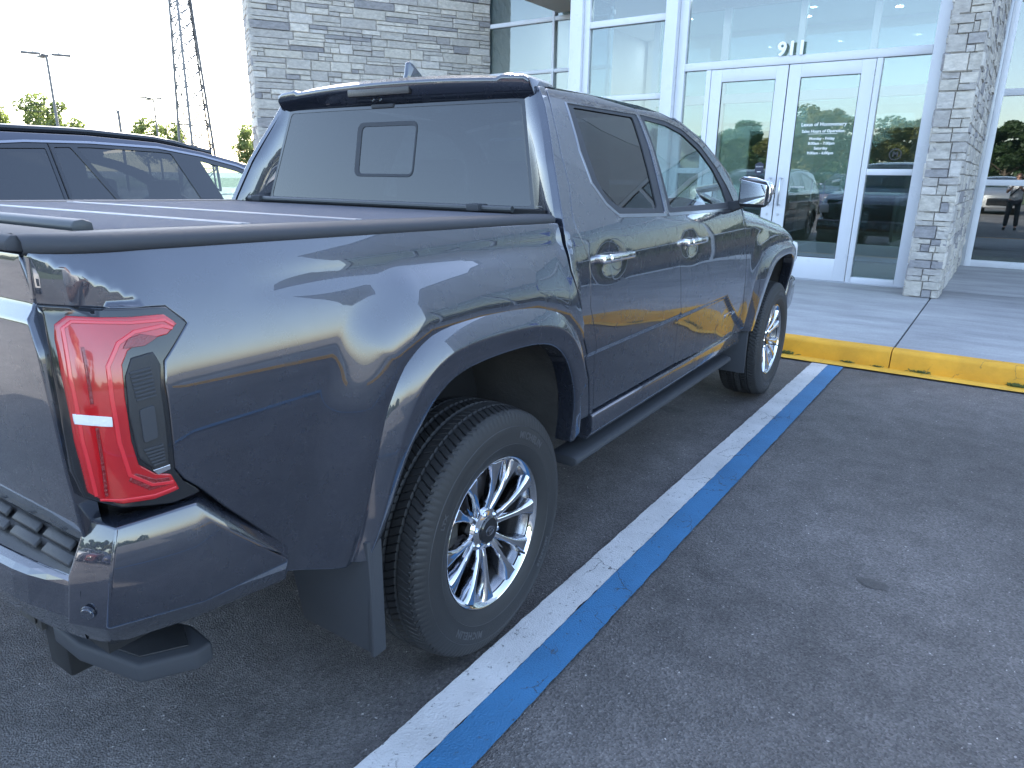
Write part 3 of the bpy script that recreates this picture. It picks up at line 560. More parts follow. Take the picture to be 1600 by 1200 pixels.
def f_body(y, z):
    y = np.asarray(y, float); z = np.asarray(z, float)
    xb = np.interp(z, *TB); xc = np.interp(z, *TC)
    x = xb + (xc - xb) * sst((y - .36) / .10)
    # rounded rear corner
    t = np.clip((-.955 - y) / .185, 0, .96); x = x - .085 * (1 - np.sqrt(1 - t * t))
    # muscle swelling round the arches
    x = x + .027 * sst(1 - pdist(y, z, FLO) / .17) * (y < .47) - .006 * np.exp(-((z - 1.262) / .028) ** 2) * sst((y + .85) / .3) * (y < .44) + .016 * sst(1 - pdist(y, z, FFO) / .15) * (y > 2.2)
    # pressed lower half of the doors: ledge along z .865 that kicks down ahead of the front door
    ln = np.where(y < 2.17, .865, .865 - (y - 2.17) * .56)
    dd = ln - z
    x = x - .015 * sst(dd / .024) * (1 - .45 * sst((dd - .05) / .20)) * sst((y - .50) / .06)
    # scooped facet above the tail lamp
    dl = ((1.352 - z) * .140 - (y + 1.125) * .090) / .1664
    x = x - .36 * np.clip(dl, 0, .09) * (z > 1.259) * (y < -.9)
    # fender tapers to the nose
    x = x - .16 * np.clip((y - 3.35) / .65, 0, 2) ** 2.4
    return x
def f_flare(y, z, O, I):
    a = pdist(y, z, O); b = pdist(y, z, I); s = a / (a + b + 1e-6)
    return f_body(y, z) - .022 * sst(1 - a / .17) + np.interp(s, [0, .08, .50, .56, .92, 1], [.010, .022, .050, .053, .046, .036])

DENTS = [(.72, 1.185), (1.56, 1.182)]
_fb0 = f_body
def f_body(y, z):
    x = _fb0(y, z); y = np.asarray(y, float); z = np.asarray(z, float)
    for a, b in DENTS: x = x - .010 * np.exp(-(((y - a) / .085) ** 2 + ((z - b) / .05) ** 2))
    zt = np.interp(y, [2.5, 2.86, 3.39, 3.64, 4.1], [1.33, 1.29, 1.21, 1.15, .98])
    x = x - .12 * np.clip((z - zt + .12) / .12, 0, 1.3) ** 2.2 * (y > 2.45)
    return x
def zs_(y): return np.interp(y, [.50, .58, .70, 1.0, 1.48, 1.70, 1.88, 2.13, 2.32, 2.48, 2.62], [1.752, 1.766, 1.777, 1.780, 1.777, 1.763, 1.737, 1.655, 1.53, 1.40, 1.295])
M_PAINT = pbr('grey_metallic_paint', (.022, .027, .044), .26, metal=.5, coat=1, coat_rough=.004, spec=.5, var=.10, vscale=9, rvar=.04)
M_PAINT.node_tree.nodes['Principled BSDF'].inputs['Coat IOR'].default_value = 1.85
def add_dust_haze(m):
    # thin road film that also paints in a hazy lift of the blacks: pale in soft patches, heavier low on the body, with scattered specks
    N, L = nodes_of(m); b = N['Principled BSDF']; tc = N.new('ShaderNodeTexCoord'); sp = N.new('ShaderNodeSeparateXYZ'); L.new(tc.outputs['Object'], sp.inputs[0])
    n = N.new('ShaderNodeTexNoise'); n.inputs['Scale'].default_value = 5; n.inputs['Detail'].default_value = 8; n.inputs['Roughness'].default_value = .7; L.new(tc.outputs['Object'], n.inputs['Vector'])
    h = N.new('ShaderNodeMapRange'); h.inputs['From Min'].default_value = .45; h.inputs['From Max'].default_value = .95; h.inputs['To Min'].default_value = .10; h.inputs['To Max'].default_value = .025; L.new(sp.outputs['Z'], h.inputs['Value'])
    mu = N.new('ShaderNodeMath'); mu.operation = 'MULTIPLY'; L.new(n.outputs['Fac'], mu.inputs[0]); L.new(h.outputs[0], mu.inputs[1])
    v = N.new('ShaderNodeTexVoronoi'); v.inputs['Scale'].default_value = 38; L.new(tc.outputs['Object'], v.inputs['Vector']); sk = N.new('ShaderNodeMapRange'); sk.inputs['From Min'].default_value = .05; sk.inputs['From Max'].default_value = .09; sk.inputs['To Min'].default_value = .0; sk.inputs['To Max'].default_value = 0; L.new(v.outputs['Distance'], sk.inputs['Value'])
    n2 = N.new('ShaderNodeTexNoise'); n2.inputs['Scale'].default_value = 9; L.new(tc.outputs['Object'], n2.inputs['Vector']); g = N.new('ShaderNodeMapRange'); g.inputs['From Min'].default_value = .58; g.inputs['From Max'].default_value = .62; L.new(n2.outputs['Fac'], g.inputs['Value'])
    m3 = N.new('ShaderNodeMath'); m3.operation = 'MULTIPLY_ADD'; L.new(sk.outputs[0], m3.inputs[0]); L.new(g.outputs[0], m3.inputs[1]); L.new(mu.outputs[0], m3.inputs[2])
    d = N.new('ShaderNodeBsdfDiffuse'); d.inputs[0].default_value = (.30, .30, .30, 1); mx = N.new('ShaderNodeMixShader'); L.new(m3.outputs[0], mx.inputs[0]); L.new(b.outputs[0], mx.inputs[1]); L.new(d.outputs[0], mx.inputs[2]); L.new(mx.outputs[0], N['Material Output'].inputs[0])
add_dust_haze(M_PAINT)
M_GLOSSB = pbr('gloss_black', (.012, .013, .015), .12, coat=.6)
M_TRIM = pbr('black_trim', (.050, .053, .060), .62, spec=.25, bump=.06, bscale=400)
M_CHROME = pbr('chrome', (.66, .67, .70), .06, metal=1)
M_SATIN = pbr('satin_metal', (.30, .31, .34), .30, metal=1)
M_RUB = pbr('tyre_rubber', (.021, .021, .022), .62, bump=.15, bscale=220, var=.12, vscale=6)
M_RUBL = pbr('raised_rubber', (.060, .060, .063), .5)
M_LINER = pbr('wheel_liner', (.050, .047, .044), .85, bump=.4, bscale=70, var=.3, vscale=5)
M_GPRIV = thin_glass('privacy_glass', (.03, .035, .042), .085, dirt=.003)
M_GCLR = thin_glass('cabin_glass', (.55, .66, .64), .08, dirt=.004)
M_RED = pbr('red_lens', (.42, .006, .010), .18, coat=1, coat_rough=.02, var=.15, vscale=9)
M_REDB = pbr('red_light_guide', (.62, .02, .03), .25, coat=1, coat_rough=.02)
M_REDD = pbr('red_reflector', (.20, .003, .006), .2, coat=1, bump=.5, bscale=120)
M_REV = pbr('clear_lens', (.72, .72, .75), .12, coat=1, bump=.3, bscale=200)
M_STRIP = pbr('aluminium_strip', (.20, .21, .23), .5, metal=.5)
M_LEATH = pbr('tonneau_vinyl', (.13, .135, .16), .75, spec=.15, bump=.7, bscale=420, bdetail=3)
M_SEAT = pbr('seat_leather', (.03, .03, .032), .5, bump=.1, bscale=120)

tk = root('pickup_truck', 'dark grey double cab pickup truck parked with its tail lamp towards the camera', 'pickup truck', (0, 0, 0), .0192597)
def both(o): mirror(o, tk); return o
MIDR = [(-.565, .585), (-.512, .75), (-.455, .92), (-.37, 1.02), (-.2, 1.058), (.18, 1.048), (.35, .985), (.45, .85), (.49, .70), (.52, .60)]
MIDF = [(2.70, .58), (2.72, .80), (2.80, .96), (3.0, 1.02), (3.2, 1.04), (3.5, 1.035), (3.66, .96), (3.76, .83), (3.82, .66)]
LAMP = [(-1.118, 1.266), (-1.034, 1.254), (-.956, 1.248), (-.928, 1.219), (-.984, 1.165), (-.991, 1.127), (-.993, 1.06), (-.997, .972), (-.984, .945), (-.955, .915), (-1.003, .913), (-1.08, .930), (-1.122, .958), (-1.130, 1.005), (-1.130, 1.087), (-1.127, 1.17), (-1.122, 1.229)]
bed = [(.405, 1.322), (-.35, 1.337), (-1.114, 1.352), (-1.118, 1.272), (-1.034, 1.260), (-.953, 1.254), (-.920, 1.219), (-.977, 1.163), (-.984, 1.127), (-.986, 1.06), (-.990, .975), (-.976, .95), (-.945, .918), (-.90, .862), (-.775, .722), (-.755, .64), (-.60, .575)] + MIDR + [(.66, .595), (.615, .755), (.462, 1.002), (.416, 1.169)]
both(panel('bedside', bed, f_body, M_PAINT, tk, h=.012, depth=.03))
def smooth_line(P, n):
    P = np.array(P, float)
    for _ in range(2): Q = [P[0]]; [Q.extend([.75 * a + .25 * b, .25 * a + .75 * b]) for a, b in zip(P[:-1], P[1:])]; P = np.array(Q + [P[-1]])
    L_ = np.r_[0, np.cumsum(np.linalg.norm(np.diff(P, axis=0), axis=1))]; t = np.linspace(0, L_[-1], n); return np.c_[np.interp(t, L_, P[:, 0]), np.interp(t, L_, P[:, 1])]
def flare(O, I):
    n = 90; A, B = smooth_line(O, n), smooth_line(I, n)
    ks = [(0, -.012), (0, .004), (.012, .011), (.05, .016), (.16, .026), (.30, .037), (.42, .044), (.475, .0475), (.50, .0485), (.525, .0487), (.60, .0475), (.78, .044), (.93, .040), (.975, .037), (.995, .031), (1.0, .024), (1.0, -.03)]
    S = [f_body(*A[i]) for i in range(n)]
    def fn(i, k):
        s, d = ks[int(k)]; i = int(i); q = A[i] * (1 - s) + B[i] * s; return (float(f_body(q[0], q[1])) - .022 * float(sst(1 - pdist(q[0], q[1], O) / .17)) + d, q[0], q[1])
    nr = FLO is O
    o = link('fender_flare', grid_mesh('fender_flare', fn, range(n), range(len(ks)), flip=True), M_PAINT, tk); bm = bmesh.new(); bm.from_mesh(o.data); bmesh.ops.recalc_face_normals(bm, faces=bm.faces); bm.to_mesh(o.data); bm.free()
    return o
both(flare(FLO, FLI)); both(flare(FFO, FFI))
corner = [(.606, 1.764), (.585, 1.70), (.50, 1.52), (.446, 1.36), (.432, 1.30), (.432, 1.17), (.478, 1.0), (.630, .755), (.672, .60), (.692, .60), (.643, .826), (.552, 1.035), (.552, 1.19), (.501, 1.30), (.499, 1.34), (.545, 1.44), (.561, 1.545), (.605, 1.67), (.645, 1.768)]
both(panel('cab_corner', corner, f_body, M_PAINT, tk, h=.015, depth=.03))
BS = [(1.400, 1.752), (1.388, 1.60), (1.352, 1.42), (1.335, 1.335), (1.372, 1.29), (1.408, 1.24), (1.418, 1.081), (1.455, .93), (1.497, .832), (1.533, .612)]
def shift(P, d): return [(a + d, b) for a, b in P]
rsm = [(.698, .612), (.649, .826), (.558, 1.035), (.558, 1.19), (.508, 1.30), (.506, 1.34), (.551, 1.44), (.568, 1.545), (.612, 1.67), (.655, 1.762)]
rw_hole = round_poly([(.752, 1.728), (.712, 1.56), (.722, 1.45), (.785, 1.378), (.865, 1.335), (1.318, 1.322), (1.340, 1.42), (1.375, 1.60), (1.386, 1.734)], .02)
rdoor = panel('rear_door', rsm + [(1.0, 1.772)] + shift(BS, -.003), f_body, M_PAINT, tk, h=.018, holes=[rw_hole], depth=.03); both(rdoor)
fw_hole = round_poly([(1.405, 1.737), (1.70, 1.728), (1.88, 1.700), (2.06, 1.632), (2.20, 1.525), (2.295, 1.415), (2.33, 1.335), (2.25, 1.316), (1.352, 1.322), (1.372, 1.42), (1.405, 1.60)], .02)
fdoor = panel('front_door', shift(BS[::-1], .003) + [(1.66, 1.758), (1.87, 1.728), (2.11, 1.648), (2.29, 1.53), (2.42, 1.40), (2.40, 1.31), (2.398, 1.23), (2.452, 1.051), (2.529, .745), (2.497, .575)], f_body, M_PAINT, tk, h=.018, holes=[fw_hole], depth=.03); both(fdoor)
# window surrounds and glass
def window(hole, gl, gmat, parent, nm):
    t = panel(nm + '_surround', hole, f_body, M_TRIM, tk, h=.02, holes=[gl], depth=.012, roll=.002, off=-.006); both(t)
    g = panel(nm + '_glass', gl, f_body, gmat, tk, h=.04, rim=False, off=-.012); both(g); return t
rg = round_poly([(.800, 1.716), (.775, 1.56), (.778, 1.46), (.815, 1.395), (.90, 1.357), (1.258, 1.343), (1.300, 1.55), (1.335, 1.718)], .02)
fg = round_poly([(1.450, 1.716), (1.70, 1.706), (1.87, 1.676), (2.03, 1.606), (2.145, 1.515), (2.205, 1.42), (2.215, 1.345), (1.405, 1.343), (1.428, 1.52)], .02)
window(rw_hole, rg, thin_glass('rear_door_glass', (.03, .035, .04), .05, dirt=.002), tk, 'rear_window'); window(fw_hole, fg, M_GCLR, tk, 'front_window')
def ribbon(P, w_):
    P = [np.array(p, float) for p in P]; L_, R_ = [], []
    for i in range(len(P)):
        t = P[min(i + 1, len(P) - 1)] - P[max(i - 1, 0)]; t /= np.linalg.norm(t); n = np.array([-t[1], t[0]]) * w_ / 2; L_.append(tuple(P[i] + n)); R_.append(tuple(P[i] - n))
    return L_ + R_[::-1]
both(panel('window_brightwork', ribbon([(.748, 1.726), (.708, 1.56), (.718, 1.449), (.783, 1.375), (.862, 1.331), (1.318, 1.318)], .010), f_body, M_SATIN, tk, h=.01, off=.002, depth=.006, roll=.002))
both(panel('window_brightwork', ribbon([(1.352, 1.318), (2.25, 1.312)], .010), f_body, M_SATIN, tk, h=.02, off=.002, depth=.006, roll=.002))
# front fender
fen = [(2.430, 1.318), (2.408, 1.23), (2.462, 1.051), (2.539, .745), (2.507, .575), (2.62, .575)] + MIDF + [(3.95, .62), (4.02, .80), (4.02, .95), (3.88, 1.03), (3.64, 1.105), (3.39, 1.175), (3.1, 1.225), (2.86, 1.262), (2.60, 1.298)]
both(panel('front_fender', fen, f_body, M_PAINT, tk, h=.022, depth=.03))
# roof, windscreen, bonnet as crowned sheets between the two sides
def roof_pt(y, u, crown=.062):
    z = zs_(y); xe = f_body(y, z) - .002; return (u * xe, y, z + crown * (1 - abs(u) ** 3.2) * min(1., .35 + (y - .5) * 1.1) - .001)
UU = np.sign(np.linspace(-1, 1, 41)) * (1 - (1 - abs(np.linspace(-1, 1, 41))) ** 1.3)
link('roof', grid_mesh('roof', lambda y, u: roof_pt(y, u), np.linspace(.60, 1.95, 30), UU), M_PAINT, tk)
link('windscreen', grid_mesh('windscreen', lambda y, u: (lambda p: (p[0] * .93, p[1] + .12 * (1 - u * u), p[2] - .004))(roof_pt(y, u, .055)), np.linspace(1.95, 2.60, 20), UU), M_GCLR, tk)
for s in (-1, 1):
    MB().tube([(s * (f_body(y, zs_(y)) - .022), y + .008, zs_(y) - .006) for y in np.linspace(1.86, 2.60, 18)], .020, 10).build('windscreen_pillar', M_PAINT, tk, smooth=True)
def hood_pt(y, u):
    zt = np.interp(y, [2.5, 2.60, 2.86, 3.1, 3.39, 3.64, 3.88, 4.05], [1.302, 1.298, 1.262, 1.225, 1.175, 1.105, 1.03, .93]); xe = float(f_body(y, zt)) - .004
    return (u * xe, y + (.10 * (1 - u * u) if y > 3.6 else 0), zt + .05 * (1 - abs(u) ** 2.5) + .02 * math.exp(-((abs(u) - .62) / .12) ** 2) + .003)
link('bonnet', grid_mesh('bonnet', hood_pt, np.linspace(2.52, 4.05, 30), UU), M_PAINT, tk)
# rear pillars, rear glass, spoiler
gz_, gx_, gy_ = [1.34, 1.36, 1.72, 1.78], [.720, .712, .618, .600], [.525, .530, .600, .612]
for s in (1, -1):
    def pil(z, t):
        yo = np.interp(z, [1.30, 1.36, 1.52, 1.70, 1.77], [.430, .444, .498, .583, .604]); xo = float(f_body(yo, z)) - .004; xi = np.interp(z, gz_, gx_); yi = np.interp(z, gz_, gy_)
        return (s * (xo + (xi - xo) * t), yo + (yi - yo) * t ** 1.5 - .004 * math.sin(PI * t), z)
    link('rear_pillar', grid_mesh('rear_pillar', pil, np.linspace(1.30, 1.765, 16), np.linspace(0, 1, 8), flip=(s > 0)), M_PAINT, tk)
def rgl(z, u, d=0.): xi = np.interp(z, gz_, gx_); return (u * xi, np.interp(z, gz_, gy_) - .018 * (1 - u * u) + d, z)
link('rear_window', grid_mesh('rear_window', lambda z, u: rgl(z, u), np.linspace(1.362, 1.728, 12), np.linspace(-1, 1, 25), flip=True), M_GPRIV, tk)
# black border ring of the rear window and the sliding section's frame
def on_rear(name, poly, hole, mat, d, thick=.006, h=.03):
    def gy(x, z): xi = np.interp(z, gz_, gx_); return np.interp(z, gz_, gy_) - .018 * (1 - (x / xi) ** 2) - d
    return panel(name, poly, gy, mat, tk, h=h, holes=[hole] if hole is not None else [], depth=thick, roll=.002, axis=1, sgn=-1)
on_rear('rear_window_gasket', [(-.716, 1.352), (.716, 1.352), (.617, 1.732), (-.617, 1.732)], round_poly([(-.700, 1.366), (.700, 1.366), (.606, 1.722), (-.606, 1.722)], .02), M_GLOSSB, .002)
on_rear('slider_frame', round_poly([(-.168, 1.462), (.150, 1.462), (.150, 1.668), (-.168, 1.668)], .03), round_poly([(-.146, 1.470), (.146, 1.470), (.146, 1.655), (-.146, 1.655)], .022), M_TRIM, .003)
def sp(t, u):
    # t runs from the roof over the lip to the underside
    ys = np.interp(t, [0, .45, .55, .66, .8, 1], [.72, .575, .552, .552, .572, .606]); zz = np.interp(t, [0, .45, .55, .66, .8, 1], [.006, .018, .014, -.006, -.035, -.075])
    w_ = np.interp(t, [0, .5, 1], [.655, .650, .668]); base = 1.795 - .018 * u * u + (.033 * (1 - abs(u) ** 3) if t < .5 else .033 * (1 - abs(u) ** 3) * max(0, (1 - (t - .5) * 2)) * .35) * np.interp(t, [0, .5, 1], [1, .35, 1])
    return (u * w_, ys + .018 * u * u, base + zz + (.010 if .80 < abs(u) < .97 and t < .66 else 0))
link('roof_spoiler', grid_mesh('roof_spoiler', sp, [0, .2, .45, .5, .55, .6, .66, .72, .8, .9, 1], np.linspace(-1, 1, 61), flip=True), M_PAINT, tk)
for s in (-1, 1):
    MB().hexa([(s * .64, .60, 1.715), (s * .672, .60, 1.72), (s * .675, .72, 1.74), (s * .64, .72, 1.74), (s * .635, .57, 1.79), (s * .652, .57, 1.80), (s * .655, .74, 1.785), (s * .62, .74, 1.79)]).build('spoiler_end', M_PAINT, tk, bevel=.008)
br = MB().box(-.205, .125, .552, .60, 1.766, 1.795).build('brake_lamp', pbr('smoked_lens', (.025, .022, .024), .3, coat=.3, bump=.4, bscale=260), tk, bevel=.004)
for x in (-.075, -.035): MB().lathe([(-.006, .010), (-.009, .007), (-.005, .005), (-.004, .0004)], 16, 'y', (x, .568, 1.752)).build('cargo_lamp', M_GLOSSB, tk, smooth=True)
MB().box(-.10, .02, .575, .60, 1.722, 1.738).build('camera_pod', M_TRIM, tk, bevel=.005)
an = MB(); pr_ = [(.668, 1.838), (.677, 1.856), (.684, 1.898), (.694, 1.905), (.716, 1.898), (.76, 1.868), (.80, 1.840)]
an.prism(pr_, -.010, .010, 0); an.build('antenna', M_PAINT, tk, bevel=.006, seg=3); MB().lathe([(-.01, .05), (0, .045), (.006, .02)], 20, 'z', (0, .72, 1.838), True).build('antenna_base', M_PAINT, tk, smooth=True)
# headrests, seats, dash, wheel
def seat(x, y, z=.95):
    s_ = MB().box(x - .26, x + .26, y, y + .16, z - .2, z + .38).build('seat', M_SEAT, tk, bevel=.04, seg=3); MB().box(x - .14, x + .14, y - .01, y + .10, z + .43, z + .62).build('headrest', M_SEAT, s_, bevel=.035, seg=3); return s_
for x in (-.42, .42): seat(x, 1.35, .93); seat(x, .74, .90)
seat(0, .74, .86)
MB().box(-.84, .84, 2.05, 2.62, .85, 1.22).build('dashboard', M_TRIM, tk, bevel=.04, seg=3)
MB().box(-.12, .14, 2.0, 2.03, 1.18, 1.34).build('screen', M_GLOSSB, tk, bevel=.008)
MB().lathe([(math.cos(a) * .014, .185 + math.sin(a) * .014) for a in np.linspace(0, 2 * PI, 9)], 28, 'y', (-.40, 1.96, 1.16)).build('steering_wheel', M_SEAT, tk, smooth=True)
MB().box(-.84, .84, .62, 2.55, .50, .86).box(-.80, .80, -1.06, .41, 1.0, 1.33).box(-.52, .52, -1.0, 3.9, .50, 1.0).box(-.80, .80, .46, .60, .5, 1.36).box(-.78, .78, 2.6, 3.9, 1.0, 1.1).box(-.80, .80, 3.88, 4.0, .5, 1.0).build('inner_body', pbr('underbody', (.012, .012, .013), .9), tk)
MB().box(-.48, -.38, -1.05, 3.9, .36, .50).box(.38, .48, -1.05, 3.9, .36, .50).box(-.7, .7, -.05, .05, .34, .44).box(-.15, .15, -.15, .15, .28, .50).build('chassis', MATS['underbody'], tk, bevel=.01)
for I in (FLI, FFI):
    for s in (1, -1):
        P = [tuple(p) for p in I]; me = grid_mesh('wheel_liner', lambda i, t: (s * np.interp(t, [0, .12, 1], [float(f_body(P[int(i)][0], P[int(i)][1])) + .01, .86, .45]), P[int(i)][0] * (1) + 0, P[int(i)][1] + np.interp(t, [0, .3, .5, 1], [0, .03, .0, .02]) * (.6 + .4 * math.sin(i * 2.2))), list(range(len(P))), [0, .06, .12, .3, .5, .7, 1])
        link('wheel_liner', me, M_LINER, tk)
        MB().box(min(s * .45, s * .44), max(s * .45, s * .44), I[0][0], I[-1][0], .5, 1.02).build('wheel_well_wall', M_LINER, tk)
# rocker, step rail
for s in (1, -1):
    def P_(y0, y1, pts, nm, mt, bv=.006):
        m = MB(); m.prism([(s * a, b) for a, b in pts], y0, y1, 1); m.build(nm, mt, tk, bevel=bv)
    P_(.68, 2.60, [(.70, .49), (.875, .485), (.905, .52), (.905, .588), (.86, .60), (.70, .60)], 'rocker', M_PAINT)
    P_(.60, 2.56, [(.76, .395), (.86, .392), (.885, .405), (.885, .428), (.86, .436), (.76, .436)], 'side_step', M_TRIM, .01)
    for y in (.9, 1.6, 2.3): MB().box(min(s * .5, s * .8), max(s * .5, s * .8), y, y + .06, .41, .47).build('step_bracket', M_TRIM, tk)
# bed rail caps, tonneau
def railz(y): return np.interp(y, [-1.13, .45], [1.3755, 1.350])
for s in (1, -1):
    def rc(y, k):
        pts = [(.755, -.03), (.755, -.004), (.762, 0), (.845, .002), (.862, -.002), (.871, -.010), (.872, -.024), (.862, -.031), (.80, -.031)]; a, b = pts[int(k)]
        c_ = .086 * (1 - math.sqrt(max(0, 1 - (max(0, -.975 - y) / .16) ** 2))) if y < -.975 else 0
        return (s * (a - (c_ if a > .8 else 0)), y, railz(y) + b)
    o = link('bed_rail_cap', grid_mesh('bed_rail_cap', rc, list(np.linspace(-1.122, -.96, 10)) + list(np.linspace(-.9, .405, 14)), list(range(9)), flip=(s < 0)), M_TRIM, tk)
    for xa, xb in ((.728, .740), (.7425, .7535)): MB().box(min(s * xa, s * xb), max(s * xa, s * xb), -1.0, .40, 1.330, 1.3555).build('tonneau_rail', M_TRIM, tk, bevel=.003)
MB().prism([(-1.138, 1.352), (-1.140, 1.366), (-1.130, 1.376), (-1.03, 1.376), (-1.025, 1.35), (-1.11, 1.348)], -.806, .806, 0).build('tailgate_cap', M_TRIM, tk, bevel=.004)
TE = [-.985, -.655, -.325, .395]
MB().box(-.726, .726, -.98, .39, 1.325, 1.338).build('tonneau_base', M_TRIM, tk)
for i in range(3): MB().box(-.724, .724, TE[i] + .020, TE[i + 1] - .020, 1.339, 1.3555).build('tonneau_panel', M_LEATH, tk, bevel=.005)
for i in (1, 2):
    for d in (-.019, .003): MB().box(-.725, .725, TE[i] + d, TE[i] + d + .012, 1.340, 1.3575).build('hinge_strip', M_STRIP, tk, bevel=.003)
MB().prism([(-1.006, 1.350), (-1.010, 1.362), (-1.003, 1.372), (-.988, 1.375), (-.972, 1.369), (-.970, 1.350)], -.735, .735, 0).build('tonneau_seal', pbr('rubber_seal', (.05, .055, .06), .45), tk, bevel=.004)
MB().tube([(-.70, .41, 1.362), (.70, .41, 1.362)], .011, 10).build('front_seal', MATS['rubber_seal'], tk, smooth=True)
for x in (.52, -.66): MB().box(x, x + .055, .385, .445, 1.352, 1.376).build('latch', M_TRIM, tk, bevel=.004)
for o in [o for o in bpy.data.objects if o.name.split('.')[0] in ('tonneau_rail', 'tonneau_base', 'tonneau_panel', 'hinge_strip', 'tonneau_seal')]: o.rotation_euler.x = -.0166; o.location.y = -.0225
# tailgate
TG = lambda x, z: np.interp(z, [.84, .90, 1.0, 1.12, 1.20, 1.248, 1.266, 1.272, 1.30, 1.335, 1.35], [-1.118, -1.130, -1.138, -1.142, -1.141, -1.138, -1.122, -1.120, -1.120, -1.122, -1.119]) - .012 * (1 - (np.asarray(x) / .86) ** 2)
panel('tailgate', [(-.852, .866), (.852, .866), (.860, .95), (.860, 1.10), (.848, 1.20), (.822, 1.262), (.800, 1.345), (-.800, 1.345), (-.822, 1.262), (-.848, 1.20), (-.860, 1.10), (-.860, .95)], TG, M_PAINT, tk, h=.014, depth=.035, axis=1, sgn=-1)
# tail lamp
def lamp_set(parent):
    H = panel('tail_lamp', LAMP, f_body, M_GLOSSB, tk, h=.012, off=.001, depth=.03, roll=.004)
    RED = [(-1.112, 1.240), (-1.098, 1.251), (-1.063, 1.245), (-1.019, 1.240), (-.964, 1.237), (-.948, 1.222), (-.967, 1.209), (-1.012, 1.205), (-1.036, 1.192), (-1.049, 1.171), (-1.056, 1.119), (-1.058, 1.042), (-1.053, .998), (-1.029, .974), (-1.005, .965), (-.994, .936), (-1.033, .932), (-1.08, .938), (-1.104, .951), (-1.118, .967), (-1.122, 1.055), (-1.120, 1.16), (-1.116, 1.219)]
    panel('red_lens', RED, f_body, M_RED, H, h=.008, off=.0045, depth=.006, roll=.003)
    inner = [(-1.052, 1.196), (-1.067, 1.171), (-1.072, 1.119), (-1.073, 1.045), (-1.066, .985), (-1.035, .958), (-1.002, .952)]
    panel('light_guide', ribbon([(-.956, 1.216), (-.972, 1.222), (-1.018, 1.219), (-1.045, 1.205)] + inner[1:], .0042), f_body, M_REDB, H, h=.006, off=.0062, depth=.003, roll=.0012)
    panel('light_guide', ribbon([(-1.112, .958), (-1.117, 1.055), (-1.115, 1.16), (-1.108, 1.236), (-1.096, 1.245), (-1.02, 1.234), (-.966, 1.231), (-.953, 1.221)], .0028), f_body, M_REDB, H, h=.006, off=.0062, depth=.003, roll=.0012)
    panel('light_guide', ribbon([(-1.108, .950), (-1.08, .9425), (-1.033, .937), (-.998, .940)], .0024), f_body, M_REDB, H, h=.006, off=.0062, depth=.003, roll=.0012)
    panel('reflector', [(-1.008, 1.196), (-.985, 1.206), (-1.010, 1.214), (-1.030, 1.209), (-1.040, 1.196)], f_body, M_REDD, H, h=.006, off=.0062, depth=.003, roll=.001)
    panel('reflector', [(-1.058, .985), (-1.03, .966), (-1.008, .962), (-1.006, .950), (-1.04, .950), (-1.068, .975)], f_body, M_REDD, H, h=.006, off=.0058, depth=.003, roll=.001)
    panel('red_fin', ribbon([(-1.100, .955), (-1.098, 1.075)], .0025), f_body, M_REDD, H, h=.008, off=.0062, depth=.003, roll=.0008); panel('red_fin', ribbon([(-1.098, 1.115), (-1.092, 1.205)], .0025), f_body, M_REDD, H, h=.008, off=.0062, depth=.003, roll=.0008)
    panel('reversing_lens', [(-1.1215, 1.101), (-1.078, 1.089), (-1.079, 1.074), (-1.1215, 1.086)], f_body, M_REV, H, h=.006, off=.0068, depth=.003, roll=.001)
    panel('lamp_insert', [(-1.030, 1.176), (-.998, 1.180), (-.992, 1.16), (-1.000, 1.12), (-1.002, 1.06), (-1.006, .985), (-1.025, .984), (-1.046, 1.011), (-1.050, 1.085), (-1.044, 1.149)], f_body, M_BLACKP, H, h=.008, off=.0035, depth=.006, roll=.003)
    for k in range(8): z = 1.155 - k * .0065; panel('insert_rib', ribbon([(-1.040 + .0002 * k, z), (-1.008, z + .003)], .0024), f_body, M_TRIM, H, h=.008, off=.0060, depth=.003, roll=.0008)
    for k in range(6): z = 1.022 - k * .0060; panel('insert_rib', ribbon([(-1.040 + .002 * k, z), (-1.010, z + .002)], .0024), f_body, M_TRIM, H, h=.008, off=.0060, depth=.003, roll=.0008)
    panel('insert_badge', round_poly([(-1.037, 1.092), (-1.015, 1.096), (-1.017, 1.040), (-1.038, 1.036)], .004), f_body, M_TRIM, H, h=.008, off=.0065, depth=.003, roll=.001)
    panel('insert_tip', [(-1.030, .983), (-1.004, .985), (-1.004, .978), (-1.024, .974)], f_body, M_CHROME, H, h=.006, off=.0052, depth=.003, roll=.001)
    return H
lampR = lamp_set(tk); lc = mirror(lampR, tk)
for ch in [x for x in bpy.data.objects if x.parent == lampR]: c = ch.copy(); COL.objects.link(c); c.parent = lc
MB().box(.70, .835, -1.07, -.98, .86, 1.25).box(-.835, -.70, -1.07, -.98, .86, 1.25).box(-.80, .80, -1.09, -1.04, .80, 1.34).build('rear_inner_body', MATS['underbody'], tk)
